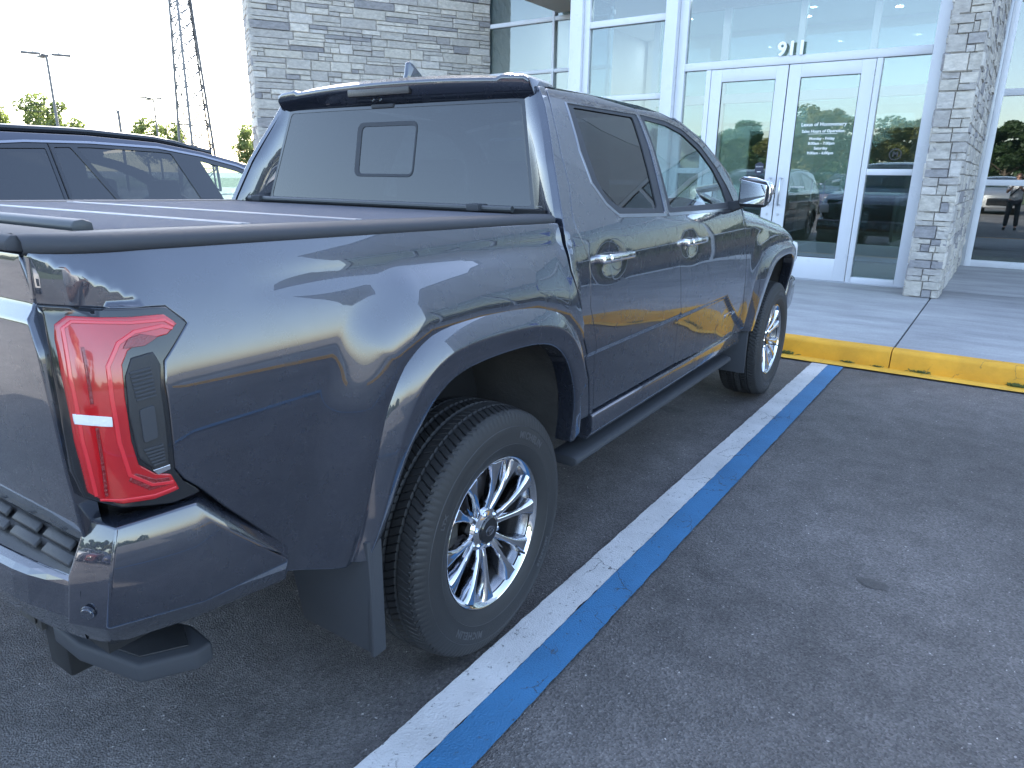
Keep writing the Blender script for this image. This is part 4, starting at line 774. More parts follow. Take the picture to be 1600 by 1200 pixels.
# rear bumper
for s in (1, -1):
    T_ = [(.845, -1.112, .903), (.922, -1.102, .903), (.946, -.972, .903), (.951, -.800, .716)]; K0 = [(.848, -1.1575, .812), (.931, -1.130, .812), (.964, -.995, .805), (.957, -.852, .757)]
    K1 = [(.845, -1.1695, .728), (.910, -1.137, .722), (.957, -.985, .712), (.951, -.792, .700)]; K2 = [(.785, -1.1395, .660), (.862, -1.114, .655), (.880, -.970, .634), (.928, -.785, .642)]
    rows = [T_, K0, K1, K2]; m = MB(); V = [(s * a, b, c) for r in rows for a, b, c in r]; Vi = [(s * (a - .05), b + .04, c - (.004 if i == 0 else 0)) for i, r in enumerate(rows) for a, b, c in r]
    F = [(i * 4 + j, i * 4 + j + 1, (i + 1) * 4 + j + 1, (i + 1) * 4 + j) for i in range(3) for j in range(3)]; m.add(V + Vi, F + [tuple(k + 16 for k in f)[::-1] for f in F] + [(j, j + 16, j + 17, j + 1) for j in range(3)] + [(12 + j, 13 + j, 29 + j, 28 + j) for j in range(3)] + [(4 * i, 4 * i + 4, 4 * i + 20, 4 * i + 16) for i in range(3)] + [(4 * i + 3, 4 * i + 19, 4 * i + 23, 4 * i + 7) for i in range(3)])
    m.build('bumper_corner', M_PAINT, tk, bevel=.005, seg=3, angle=60)
    sn = MB().lathe([(-.0025, .0005), (-.0025, .0095), (-.0008, .0105), (-.0005, .0125), (.004, .013)], 20, 'y').build('parking_sensor', M_PAINT, tk, smooth=True, angle=50); sn.location = (s * .884, -1.1535, .752); sn.rotation_euler = (.1, 0, s * .55)
bow = lambda x: -.042 * (1 - (x / .86) ** 2)
def bump_pt(x, k):
    pts = [(-1.085, .852), (-1.140, .806), (-1.146, .800), (-1.161, .797), (-1.169, .788), (-1.171, .775), (-1.172, .728), (-1.142, .662), (-1.08, .652)]; y, z = pts[int(k)]; x *= (1, 1, 1, 1.008, 1.01, 1.01, 1.004, .95, .95)[int(k)]; return (x, y + bow(x) * (k > 1) + bow(x) * .3 * (k <= 1) + (0, 0, .004, .011, .017, .018, .014, .013, .013)[int(k)] * float(sst((abs(x) - .70) / .15)), z)
link('bumper_face', grid_mesh('bumper_face', bump_pt, np.linspace(-.860, .860, 41), list(range(9)), flip=True, smooth=False), M_PAINT, tk)
link('step_pad', grid_mesh('step_pad', lambda x, k: (lambda p: (p[0], p[1], p[2] + .003))(bump_pt(x, k)), np.linspace(-.850, .850, 41), [0, 1, 2], flip=True), M_BLACKP, tk)
for s in (1, -1):
    for i in range(3):
        for j in range(4):
            xa = .83 - j * .118 - (i % 2) * .03; xb = xa - .098; t0, t1 = .10 + i * .29, .10 + i * .29 + .21
            q = [(x, -1.088 - .064 * t + bow(x) * .3, .856 - .046 * t + .001) for x, t in ((xa, t0), (xb, t0), (xb, t1), (xa, t1))]
            MB().hexa([(s * a, b, c) for a, b, c in q] + [(s * (a + (xa + xb) / 2 * .06 - a * .06), b, c + .007) for a, b, c in q]).build('tread_pad', M_BLACKP, tk, bevel=.0015)
MB().box(-.86, .86, -1.12, -.95, .64, .80).build('bumper_core', MATS['underbody'], tk)
# corner step, receiver
MB().prism([(.44, -1.055), (.56, -1.058), (.735, -1.022), (.795, -.925), (.79, -.885), (.70, -.875), (.60, -.905), (.44, -.97)], .445, .492, 2).build('corner_step', M_TRIM, tk, bevel=.010, seg=3)
MB().prism([(.50, -1.035), (.57, -1.036), (.715, -1.005), (.765, -.925), (.70, -.895), (.60, -.925), (.50, -.97)], .4925, .497, 2).build('step_grip', M_BLACKP, tk, bevel=.002)
MB().box(.60, .66, -1.0, -.85, .497, .66).build('step_bracket', M_TRIM, tk, bevel=.006)
MB().box(.30, .40, -1.06, -.8, .46, .55).box(.315, .385, -1.066, -1.062, .475, .535).box(-.05, .05, -1.10, -.8, .47, .57).box(-.5, .5, -.98, -.9, .50, .58).build('tow_receiver', M_LINER, tk, bevel=.005)
for s in (1, -1): MB().hexa([(s * .665, -.545, .30), (s * .935, -.545, .30), (s * .935, -.530, .30), (s * .665, -.530, .30), (s * .62, -.565, .63), (s * .945, -.565, .63), (s * .945, -.55, .63), (s * .62, -.55, .63)]).box(min(s * .925, s * .94), max(s * .925, s * .94), -.555, -.51, .30, .62).build('mudflap', M_TRIM, tk, bevel=.004)
for s in (1, -1): MB().box(min(s * .67, s * .93), max(s * .67, s * .93), 2.70, 2.715, .30, .62).build('mudflap', M_TRIM, tk, bevel=.004)
# handles
for s in (1, -1):
    for ya in (.612, 1.452):
        z = 1.190; xf = float(f_body(ya + .13, z + .03))
        b = MB().hexa([(s * (xf + .022), ya + .055, z - .013), (s * (xf + .045), ya + .055, z - .013), (s * (xf + .040), ya + .27, z - .012), (s * (xf + .0), ya + .27, z - .012), (s * (xf + .022), ya + .055, z + .019), (s * (xf + .042), ya + .055, z + .017), (s * (xf + .037), ya + .27, z + .014), (s * (xf + .0), ya + .27, z + .014)]).build('door_handle', M_CHROME, tk, bevel=.008, seg=3)
        MB().hexa([(s * (xf - .012), ya, z - .012), (s * (xf + .040), ya + .002, z - .012), (s * (xf + .044), ya + .050, z - .014), (s * (xf - .012), ya + .050, z - .014), (s * (xf - .012), ya, z + .018), (s * (xf + .036), ya + .002, z + .018), (s * (xf + .041), ya + .050, z + .019), (s * (xf - .012), ya + .050, z + .019)]).build('handle_cap', M_CHROME, b, bevel=.007, seg=3)
# mirrors
for s in (1, -1):
    hs = MB().hexa([(s * .925, 2.195, 1.328), (s * 1.088, 2.175, 1.322), (s * 1.08, 2.31, 1.345), (s * .94, 2.31, 1.345), (s * .925, 2.195, 1.482), (s * 1.098, 2.175, 1.455), (s * 1.085, 2.30, 1.44), (s * .94, 2.30, 1.455)]).build('door_mirror', M_TRIM, tk, bevel=.030, seg=5, angle=80)
    MB().hexa([(s * .942, 2.1900, 1.345), (s * 1.074, 2.1730, 1.341), (s * 1.074, 2.179, 1.341), (s * .942, 2.196, 1.345), (s * .940, 2.1880, 1.466), (s * 1.080, 2.1710, 1.440), (s * 1.080, 2.177, 1.440), (s * .940, 2.194, 1.466)]).build('mirror_glass', pbr('mirror_silver', (.85, .87, .88), .01, metal=1), hs, bevel=.022, seg=4)
    MB().tube([(s * .932, 2.192, 1.462), (s * .955, 2.190, 1.477), (s * 1.02, 2.183, 1.471), (s * 1.075, 2.178, 1.455), (s * 1.093, 2.176, 1.430), (s * 1.095, 2.176, 1.385), (s * 1.090, 2.177, 1.36)], .0055, 8).build('mirror_edge', M_CHROME, hs, smooth=True)
    MB().hexa([(s * .93, 2.225, 1.40), (s * 1.100, 2.225, 1.385), (s * 1.092, 2.32, 1.39), (s * .95, 2.32, 1.40), (s * .93, 2.225, 1.484), (s * 1.100, 2.225, 1.458), (s * 1.088, 2.305, 1.445), (s * .95, 2.305, 1.458)]).build('mirror_cap', M_CHROME, hs, bevel=.020, seg=4, angle=80)
    MB().hexa([(s * .865, 2.22, 1.29), (s * .945, 2.21, 1.32), (s * .945, 2.29, 1.32), (s * .865, 2.31, 1.29), (s * .860, 2.22, 1.35), (s * .945, 2.21, 1.365), (s * .945, 2.29, 1.365), (s * .86, 2.31, 1.35)]).build('mirror_arm', M_TRIM, tk, bevel=.008)
# front end (mostly hidden from here)
MB().prism([(3.95, .45), (4.18, .50), (4.24, .60), (4.22, .74), (4.0, .78)], -.86, .86, 0).build('front_bumper', M_PAINT, tk, bevel=.03, seg=3)
MB().box(-.70, .70, 4.05, 4.12, .74, 1.04).build('grille', M_GLOSSB, tk, bevel=.02); MB().box(-.88, -.62, 3.98, 4.09, .86, 1.02).build('headlight', M_REV, tk, bevel=.03); MB().box(.62, .88, 3.98, 4.09, .86, 1.02).build('headlight', M_REV, tk, bevel=.03)
# small marks
def side_text(body, size, y, z, parent, mat, ex=.0015, name='lettering', off=.002, f=None):
    me = text_mesh(body, size, ex, 'LEFT', 1.1, .0006); V = me.vertices
    for v in V: yy, zz = y + v.co.x, z + v.co.y; v.co = (float((f or f_body)(yy, zz)) + off + v.co.z, yy, zz)
    return link(name, me, mat, parent)
side_text('LIMITED', .036, 2.262, .715, fdoor, M_CHROME, name='badge')
panel('sticker', [(.512, .842), (.540, .842), (.540, .852), (.512, .852)], f_body, M_LET, tk, h=.01, off=.0008, depth=.001, roll=.0005)
# ------------------------------------------------------------------ wheels
def tyre_mesh():
    N_ = 720; w_ = .1325; prof = []; rib = []
    # left shoulder to right shoulder, grooves at four stations
    for x in np.linspace(-.112, .112, 45):
        r = .401 - .010 * (abs(x) / .112) ** 2.6; g = min(abs(x - c) for c in (-.066, -.022, .022, .066)); d = .0075 if g < .0036 else 0
        prof.append((x, r - d)); rib.append(0 if d else 1)
    side = [(.120, .386, 1), (.126, .378, 1), (.131, .366, 1), (.136, .352, 0), (.139, .335, 0), (.1395, .318, 0), (.137, .298, 0), (.1385, .292, 0), (.1375, .286, 0), (.131, .266, 0), (.124, .252, 0), (.118, .245, 0), (.108, .240, 0)]
    P = [(-a, b, c) for a, b, c in side[::-1]] + [(a, b, 2 * c) for (a, b), c in zip(prof, rib)] + side
    V = []; F = []
    for k in range(N_):
        for (x, r, c) in P:
            rr = r
            if c == 2:   # ribs: fine lateral sipes, offset rib by rib
                band = int(math.floor((x + .110) / .044)); ph = (k + band * 3) % 7
                if ph == 0: rr -= .0050
            elif c == 1 and k % 6 < 2: rr -= .0030
            a = 2 * PI * (k + 2.4 * math.sin(x * 70)) / N_ if c == 2 else 2 * PI * k / N_
            V.append((x, rr * math.cos(a), rr * math.sin(a)))
    n = len(P)
    for k in range(N_):
        k2 = (k + 1) % N_
        for i in range(n - 1): F.append((k * n + i, k2 * n + i, k2 * n + i + 1, k * n + i + 1))
    me = bpy.data.meshes.new('tyre'); me.from_pydata(V, [], F)
    for p in me.polygons: p.use_smooth = True
    me.set_sharp_from_angle(angle=math.radians(28)); return me
def bent_text(body, size, R0, ang, ex, x0, flip=False):
    me = text_mesh(body, size, ex, 'CENTER', 1.15, .0012)
    for v in me.vertices:
        u, vv, zz = v.co; r = R0 + (vv - size * .36); a = ang - u / R0 if True else 0
        v.co = (x0(r) + zz, r * math.cos(a), r * math.sin(a))
    return me
sw_x = lambda r: float(np.interp(r, [.266, .292, .298, .318, .335, .352], [.131, .1385, .137, .1395, .139, .136])) + .0002
wl = None
def make_wheel():
    W = MB()
    # barrel and lip
    W.lathe([(.100, .240), (.098, .230), (.104, .2285), (.108, .232), (.118, .2385), (.1205, .2435), (.116, .2465), (.108, .2465), (.100, .240)], 96, 'x')
    rim = W.build('wheel', M_CHROME, tk, smooth=True, angle=40)
    for k in range(6):
        for s in (-1, 1):
            a0 = math.radians(71 + 60 * k + s * 9.5); a1 = math.radians(71 + 60 * k + s * 13.5); secs = [(.052, .013, .078, .045), (.09, .0105, .090, .052), (.13, .0105, .098, .040), (.175, .0125, .106, .048), (.212, .023, .1125, .066), (.231, .031, .114, .076)]; V = []
            for r, hw, xt, xb in secs:
                t = (r - .052) / .18; a = a0 + (a1 - a0) * t; rd = np.array([math.cos(a), math.sin(a)]); tg = np.array([-math.sin(a), math.cos(a)])
                for uu, xx in ((-hw * 1.15, xb), (-hw, xt - .008), (-hw * .62, xt), (-hw * .30, xt - .0006), (hw * .30, xt - .0006), (hw * .62, xt), (hw, xt - .008), (hw * 1.15, xb)):
                    q = rd * r + tg * uu; V.append((xx, q[0], q[1]))
            n = 8; F = [(i * n + j, i * n + (j + 1) % n, (i + 1) * n + (j + 1) % n, (i + 1) * n + j) for i in range(5) for j in range(n)] + [tuple(range(n)), tuple(range(5 * n, 6 * n))[::-1]]
            MB().add(V, F).build('spoke', M_CHROME, rim, bevel=.0012, seg=1, angle=30)
        # web between the two prongs
        a = math.radians(71 + 60 * k); c, d = math.cos(a), math.sin(a)
        MB().add([(.070, .06 * c - .012 * -d, .06 * d - .012 * c), (.070, .06 * c + .012 * -d, .06 * d + .012 * c), (.082, .15 * c, .15 * d), (.055, .10 * c, .10 * d)], [(0, 1, 2), (0, 2, 3), (1, 3, 2), (0, 3, 1)]).build('spoke_web', M_CHROME, rim)
    MB().lathe([(-.10, .240), (-.10, .222), (.05, .216), (.085, .222), (.0985, .231), (.0985, .2395)], 72, 'x').build('barrel', pbr('barrel_grey', (.30, .30, .31), .22, metal=.9), rim, smooth=True, angle=40)
    MB().lathe([(.03, .075), (.072, .074), (.082, .066), (.084, .058), (.088, .050), (.090, .038)], 48, 'x').build('hub', M_CHROME, rim, smooth=True, angle=30)
    cp = MB().lathe([(.085, .046), (.094, .045), (.0975, .040), (.099, .001)], 40, 'x').build('centre_cap', M_GLOSSB, rim, smooth=True, angle=30)
    for k in range(6):
        a = math.radians(41 + 60 * k); y, z = .0565 * math.cos(a), .0565 * math.sin(a)
        MB().lathe([(.060, .0135), (.078, .0135), (.078, .0115), (.066, .0112)], 20, 'x', (0, y, z)).build('lug_seat', M_GLOSSB, rim, smooth=True, angle=30); MB().lathe([(.060, .0095), (.086, .0095), (.092, .006), (.0925, .0005)], 6, 'x', (0, y, z)).build('lug_nut', M_CHROME, rim)
    em = MB()
    def ell(cy, cz, ry, rz_, n=32):
        ring = []
        V = []; F = []
        for k in range(n):
            t = 2 * PI * k / n
            for q in (.0, 1.0):
                V.append((.1002, cy + (ry - q * .0022) * math.cos(t), cz + (rz_ - q * .0018) * math.sin(t)))
        V2 = [(x - .003, y, z) for x, y, z in V]
        F = [(2 * k, 2 * k + 1, (2 * k + 3) % (2 * n), (2 * k + 2) % (2 * n)) for k in range(n)]; m_ = len(V)
        F += [(2 * k, (2 * k + 2) % (2 * n), m_ + (2 * k + 2) % (2 * n), m_ + 2 * k) for k in range(n)] + [(2 * k + 1, m_ + 2 * k + 1, m_ + (2 * k + 3) % (2 * n), (2 * k + 3) % (2 * n)) for k in range(n)]
        em.add(V + V2, F)
    ell(0, 0, .022, .0155); ell(0, .0065, .0145, .0065); ell(0, -.001, .0060, .0135)
    em.build('emblem', M_CHROME, rim)
    MB().lathe([(-.01, .165), (.012, .165), (.012, .07), (.03, .07)], 48, 'x').build('brake_disc', pbr('brake_iron', (.16, .14, .13), .4, metal=.8), rim, smooth=True, angle=30)
    MB().box(-.03, .045, -.165, -.09, -.075, .075).build('brake_caliper', M_LINER, rim, bevel=.012)
    MB().lathe([(-.09, .216), (-.09, .02)], 40, 'x').build('inner_cover', MATS['underbody'], rim)
    t = link('tyre', tyre_mesh(), M_RUB, rim)
    for an_, b in ((58, 'MICHELIN'), (-122, 'MICHELIN'), (150, 'LTX'), (-35, '265/65R18')): link('sidewall_lettering', bent_text(b, .030 if len(b) > 4 and b[0] == 'M' else .022, .318, math.radians(an_), .0012, sw_x), M_RUBL, rim)
    for r in (.344, .288): MB().lathe([(sw_x(r) - .001, r - .0012), (sw_x(r) + .0012, r), (sw_x(r) - .001, r + .0012)], 96, 'x').build('sidewall_ring', M_RUBL, rim, smooth=True)
    MB().tube([(.112, .2 * math.cos(-.75), .2 * math.sin(-.75)), (.135, .205 * math.cos(-.75), .205 * math.sin(-.75))], .004, 8).build('valve', M_RUB, rim)
    return rim
w0 = make_wheel(); w0.location = (.805, 0, .4)
for (x, y, r, sp_) in ((.805, 3.35, 0, .35), (-.805, 0, PI, .9), (-.805, 3.35, PI, .2)):
    c = copy_tree(w0, tk); c.location = (x, y, .4); c.rotation_euler = (sp_, 0, r)
w0.rotation_euler = (0, 0, 0)

# ================================================================== SECOND VEHICLE AND THE CARS BEHIND THE CAMERA
TS = _table([.2, .35, .6, .8, 1.0, 1.10, 1.18, 1.24, 1.32, 1.45, 1.60, 1.68, 1.74, 1.9], [.86, .90, .945, .960, .955, .940, .920, .895, .865, .805, .735, .690, .640, .50], .02)
SRY, SFY = -.42, 2.42
def arch_poly(cy, r=.405, n=15, z0=.28): return [(cy - r * 1.02 * math.cos(PI * k / (n - 1)), .36 + r * math.sin(PI * k / (n - 1))) for k in range(n)]
SA, SB = [(SRY - .41, .28)] + arch_poly(SRY) + [(SRY + .41, .28)], [(SFY - .41, .28)] + arch_poly(SFY) + [(SFY + .41, .28)]
def f_suv(y, z):
    y = np.asarray(y, float); z = np.asarray(z, float); x = np.interp(z, *TS)
    x = x + .030 * sst(1 - (np.hypot(y - SRY, z - .36) - .40) / .16) + .030 * sst(1 - (np.hypot(y - SFY, z - .36) - .40) / .16)
    x = x - .15 * np.clip((-.85 - y) / .6, 0, 1.2) ** 2.2 - .17 * np.clip((y - 2.5) / .85, 0, 1.2) ** 2.4
    return x - .012 * np.exp(-((z - .62) / .06) ** 2) * (y > 0) * (y < 1.95)
def szs(y): return np.interp(y, [-1.45, -1.30, -1.10, -.85, -.45, .0, .48, .88, 1.17, 1.40, 1.60, 1.85, 2.15], [1.16, 1.34, 1.55, 1.655, 1.682, 1.693, 1.694, 1.672, 1.625, 1.570, 1.500, 1.370, 1.180])
def szl(y): return np.where(np.asarray(y) < 2.15, szs(y), np.interp(y, [2.15, 2.5, 2.9, 3.2, 3.35], [1.18, 1.10, 1.03, .93, .80]))
def make_suv(label, loc, rz, paint, group=None):
    t = root('parked_suv', label, 'suv', loc, rz, group)
    def B(o): mirror(o, t); return o
    top = [(y, float(szl(y)) - .012) for y in (3.3, 3.1, 2.8, 2.5, 2.2)]
    body = [(-1.50, .34), (SRY - .41, .28)] + SA[1:-1] + [(SRY + .41, .28), (SFY - .41, .28)] + SB[1:-1] + [(SFY + .41, .28), (3.25, .32), (3.40, .45), (3.40, .70)] + top + [(1.98, 1.16), (0, 1.195), (-.9, 1.215), (-1.38, 1.20), (-1.50, .95)]
    B(panel('body_side', body, f_suv, paint, t, h=.05, depth=.03))
    up = [(-1.38, 1.205), (-.9, 1.22), (0, 1.20), (1.98, 1.165), (2.15, 1.172)] + [(y, float(szs(y)) - .008) for y in (1.98, 1.85, 1.6, 1.4, 1.17, .88, .48, 0, -.45, -.85, -1.1, -1.3)]
    hole = round_poly([(-1.08, 1.30), (-.9, 1.245), (0, 1.222), (1.95, 1.185), (1.80, 1.335), (1.55, 1.470), (1.38, 1.535), (1.15, 1.590), (.88, 1.632), (.48, 1.645), (.15, 1.640), (-.25, 1.605), (-.7, 1.50)], .03)
    B(panel('window_frame', up, f_suv, paint, t, h=.05, holes=[hole], depth=.02))
    qg = [(-.98, 1.31), (-.85, 1.26), (.245, 1.232), (.245, 1.612), (.0, 1.604), (-.25, 1.575), (-.66, 1.475)]
    cg = [(.285, 1.232), (.575, 1.226), (.375, 1.622), (.285, 1.618)]; rg_ = [(.605, 1.226), (1.085, 1.214), (.955, 1.605), (.875, 1.612), (.48, 1.624), (.405, 1.622)]; fg_ = [(1.235, 1.21), (1.86, 1.196), (1.76, 1.325), (1.53, 1.445), (1.37, 1.505), (1.13, 1.565)]
    B(panel('pillar_trim', hole, f_suv, M_GLOSSB, t, h=.05, holes=[round_poly(q, .012) for q in (qg, cg, rg_, fg_)], depth=.01, roll=.002, off=-.004))
    for q, g in ((qg, M_GPRIV), (cg, M_GPRIV), (rg_, M_GPRIV), (fg_, M_GCLR)): B(panel('side_glass', round_poly(q, .012), f_suv, g, t, h=.08, rim=False, off=-.010))
    B(panel('window_brightwork', ribbon([(-.72, 1.502), (-.25, 1.610), (.15, 1.645), (.48, 1.651), (.88, 1.638), (1.15, 1.596), (1.38, 1.541), (1.55, 1.476), (1.80, 1.341)], .011), f_suv, M_SATIN, t, h=.02, off=.002, depth=.004, roll=.001))
    for y in (.265, 1.16): B(panel('door_gap', ribbon([(y, .40), (y + .01, 1.21)] if y > 1 else [(y, 1.20), (y, 1.64)], .006), f_suv, M_DARK, t, h=.03, rim=False, off=.001))
    u = np.linspace(-1, 1, 25)
    def top_pt(y, u_, c=.045): z = float(szl(y)); return (u_ * (float(f_suv(y, z - .01)) - .003), y, z - .008 + c * (1 - abs(u_) ** 2.6))
    link('roof', grid_mesh('roof', lambda y, q: top_pt(y, q), np.linspace(-.86, 1.2, 22), u), paint, t)
    link('windscreen', grid_mesh('windscreen', lambda y, q: (lambda p: (p[0] * .96, p[1] + .13 * (1 - q * q), p[2]))(top_pt(y, q, .03)), np.linspace(1.2, 2.15, 14), u), M_GCLR, t)
    link('bonnet', grid_mesh('bonnet', lambda y, q: top_pt(y, q, .04), np.linspace(2.1, 3.34, 16), u), paint, t)
    link('rear_window', grid_mesh('rear_window', lambda y, q: top_pt(y, q, .03), np.linspace(-1.34, -.86, 8), u), M_GPRIV, t)
    zz = np.linspace(.34, 1.22, 12)
    link('tailgate', grid_mesh('tailgate', lambda z, q: (q * float(f_suv(-1.45, z)) * .99, -1.46 - .10 * (1 - q * q) + .06 * max(0, z - .95), z), zz, u), paint, t)
    link('front_face', grid_mesh('front_face', lambda z, q: (q * float(f_suv(3.38, z)) * .99, 3.36 + .16 * (1 - q * q) - .1 * max(0, z - .6), z), np.linspace(.32, .86, 8), u), paint, t)
    MB().box(-.42, .42, 3.40, 3.53, .40, .74).build('grille', M_GLOSSB, t, bevel=.03)
    for s in (-1, 1):
        MB().hexa([(s * .45, 3.44, .66), (s * .80, 3.26, .66), (s * .80, 3.2, .66), (s * .45, 3.3, .66), (s * .45, 3.42, .76), (s * .80, 3.22, .78), (s * .80, 3.15, .78), (s * .45, 3.3, .76)]).build('headlight', M_REV, t, bevel=.01)
        MB().hexa([(s * .40, -1.56, .95), (s * .84, -1.47, .95), (s * .84, -1.4, .95), (s * .4, -1.48, .95), (s * .4, -1.55, 1.04), (s * .84, -1.46, 1.06), (s * .84, -1.4, 1.06), (s * .4, -1.48, 1.04)]).build('tail_light', M_RED, t, bevel=.01)
        MB().tube([(s * (float(f_suv(y, szs(y) - .01)) - .045), y, float(szs(y)) + (.018 if -.7 < y < 1.05 else .01)) for y in np.linspace(-.8, 1.25, 18)], .020, 8).build('roof_rail', M_GLOSSB, t, smooth=True)
        MB().hexa([(s * .93, 1.72, 1.20), (s * 1.10, 1.74, 1.19), (s * 1.09, 1.84, 1.21), (s * .93, 1.86, 1.21), (s * .93, 1.72, 1.31), (s * 1.09, 1.74, 1.30), (s * 1.07, 1.83, 1.29), (s * .93, 1.84, 1.29)]).build('door_mirror', paint, t, bevel=.025, seg=4, angle=80)
        MB().box(s * .84 - .03, s * .84 + .03, 1.76, 1.82, 1.17, 1.23).build('mirror_arm', M_GLOSSB, t)
    MB().box(-.80, .80, -1.35, 3.2, .30, .62).box(-.8, .8, 2.15, 3.1, .6, .98).box(-.78, .78, -1.35, -.85, .6, 1.16).build('inner_body', MATS['underbody'], t)
    for y in (.1, 1.02):
        for x in (-.4, .4):
            s_ = MB().box(x - .25, x + .25, y, y + .16, .62, 1.22).build('seat', pbr('pale_seat', (.28, .27, .26), .6), t, bevel=.04, seg=3); MB().box(x - .13, x + .13, y, y + .10, 1.25, 1.44).build('headrest', MATS['pale_seat'], s_, bevel=.03, seg=3)
    MB().box(-.80, .80, 1.75, 2.2, .8, 1.10).build('dashboard', M_TRIM, t, bevel=.04, seg=3)
    for (y, s) in ((SRY, 1), (SRY, -1), (SFY, 1), (SFY, -1)):
        w_ = MB().lathe([(.10, .235), (.125, .24), (.128, .28), (.125, .32), (.11, .352), (.08, .362), (-.08, .362), (-.11, .35), (-.12, .3)], 48, 'x').build('wheel', M_RUB, t, smooth=True, angle=40)
        m = MB().lathe([(.10, .06), (.105, .001)], 24, 'x').lathe([(.08, .225), (.105, .235), (.108, .242)], 40, 'x')
        for k in range(5):
            a = 2 * PI * k / 5 + .3; c, d = math.cos(a), math.sin(a)
            m.hexa([(.07, .04 * c + .03 * d, .04 * d - .03 * c), (.07, .04 * c - .03 * d, .04 * d + .03 * c), (.08, .235 * c - .035 * d, .235 * d + .035 * c), (.08, .235 * c + .035 * d, .235 * d - .035 * c), (.10, .04 * c + .025 * d, .04 * d - .025 * c), (.10, .04 * c - .025 * d, .04 * d + .025 * c), (.105, .235 * c - .03 * d, .235 * d + .03 * c), (.105, .235 * c + .03 * d, .235 * d - .03 * c)])
        m.build('rim', M_SATIN, w_, smooth=True, angle=30); MB().lathe([(.02, .235), (.02, .01)], 32, 'x').build('wheel_back', MATS['underbody'], w_)
        w_.location = (s * .80, y, .362); w_.rotation_euler = (y, 0, 0 if s > 0 else PI)
    for s in (1, -1):
        for y in (SRY, SFY): MB().lathe([(s * .5, .40), (s * .90, .40)], 32, 'x', (0, y, .36)).build('wheel_liner', M_LINER, t)
    return t
P_SUV = pbr('slate_blue_paint', (.030, .036, .058), .28, metal=.55, coat=1, coat_rough=.02); P_SUV.node_tree.nodes['Principled BSDF'].inputs['Coat IOR'].default_value = 1.6
suv = make_suv('dark slate three row suv parked beyond the pickup, roof rails on top', (-2.98, 0, 0), .012, P_SUV)
def recolour(o, old, new):
    for ob in [o] + [x for x in bpy.data.objects if x.parent == o]:
        if ob.type == 'MESH' and ob.material_slots and ob.data.materials[0] == old:
            ob.material_slots[0].link = 'OBJECT'; ob.material_slots[0].material = new
for k, (x, y, rz, cname, col, lab, met) in enumerate((
        (-9.8, -17.6, 0, 'white_paint', (.75, .75, .74), 'white suv parked in the far row behind the photographer', 0.), (-4.1, -17.9, .02, 'navy_paint', (.02, .03, .09), 'navy blue suv in the far row, third from the left', .3),
        (1.5, -17.7, -.01, 'silver_paint', (.45, .46, .48), 'silver suv in the far row between navy and black ones', .7), (4.3, -17.8, .01, 'black_paint', (.015, .015, .017), 'black suv in the far row beside the silver one', .2),
        (7.1, -17.6, 0, 'bright_white_paint', (.78, .78, .78), 'bright white suv at the right end of the far row', 0.), (-6.9, -17.7, 0, 'maroon_paint', (.12, .015, .02), 'maroon suv in the far row beside the white one', .3))):
    c = copy_tree(suv); c.location = (x, y, 0); c.rotation_euler = (0, 0, rz); c['label'] = lab; c['group'] = 'cars parked in the far row'
    recolour(c, P_SUV, pbr(cname, col, .3, metal=met, coat=1))

suv.scale = (1, 1, .982)
for (x, y, cname, col, lab) in ((-8.9, 1.2, 'pale_teal_paint', (.42, .50, .50), 'pale silver suv parked beyond the slate suv on the left'), (-11.7, .6, 'graphite_paint', (.05, .05, .055), 'graphite suv farthest left in the near parking row')):
    c = copy_tree(suv); c.location = (x, y, 0); c['label'] = lab; c['group'] = 'cars parked left of the pickup'; recolour(c, P_SUV, pbr(cname, col, .3, metal=.5, coat=1))
# ================================================================== TREES, POLES, MAST
def crown_mesh(name, R_, H_, n, seed, mat, leaf=.16, gaps=.5):
    r = np.random.RandomState(seed); cl = []
    for _ in range(26):
        d = r.randn(3); d /= np.linalg.norm(d); rad = r.rand() ** .5; cl.append((d * np.array([R_, R_, H_ / 2]) * rad * .82, r.uniform(.28, .5) * R_ * .62))
    V = []; F = []
    for i in range(n):
        c, s = cl[r.randint(len(cl))]; d = r.randn(3); d /= np.linalg.norm(d); p = c + d * s * r.uniform(.55, 1.08) * np.array([1, 1, .75]); 
        a = r.randn(3); a /= np.linalg.norm(a); b = np.cross(a, r.randn(3)); b /= np.linalg.norm(b); q = leaf * r.uniform(.6, 1.3); k = len(V)
        V += [p - a * q, p + b * q * .45, p + a * q, p - b * q * .45]; F.append((k, k + 1, k + 2, k + 3))
    me = bpy.data.meshes.new(name); me.from_pydata([tuple(v) for v in V], [], F); me.materials.append(mat); return me
CR = [crown_mesh('crown', 2.6, 4.6, 9000, 1, M_LEAF[0]), crown_mesh('crown', 3.0, 5.0, 9000, 2, M_LEAF[1]), crown_mesh('crown', 2.2, 5.4, 9000, 3, M_LEAF[2])]
def trunk_mesh(h, seed):
    r = random.Random(seed); m = MB(); m.tube([(0, 0, -.1), (.03, .02, h * .4), (-.05, .05, h)], [.16, .12, .07], 8)
    for k in range(7):
        a = r.uniform(0, 6.28); z = h * r.uniform(.5, .95); l = r.uniform(.9, 1.9); m.tube([(0, 0, z), (l * .5 * math.cos(a), l * .5 * math.sin(a), z + l * .45), (l * math.cos(a), l * math.sin(a), z + l * .9)], [.06, .04, .015], 5)
    return m.mesh('trunk', smooth=True)
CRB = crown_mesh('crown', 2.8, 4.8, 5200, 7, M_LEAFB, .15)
TRK = [trunk_mesh(3.2, 1), trunk_mesh(3.0, 2), trunk_mesh(2.8, 3)]
for me in TRK: me.materials.append(M_BARK)
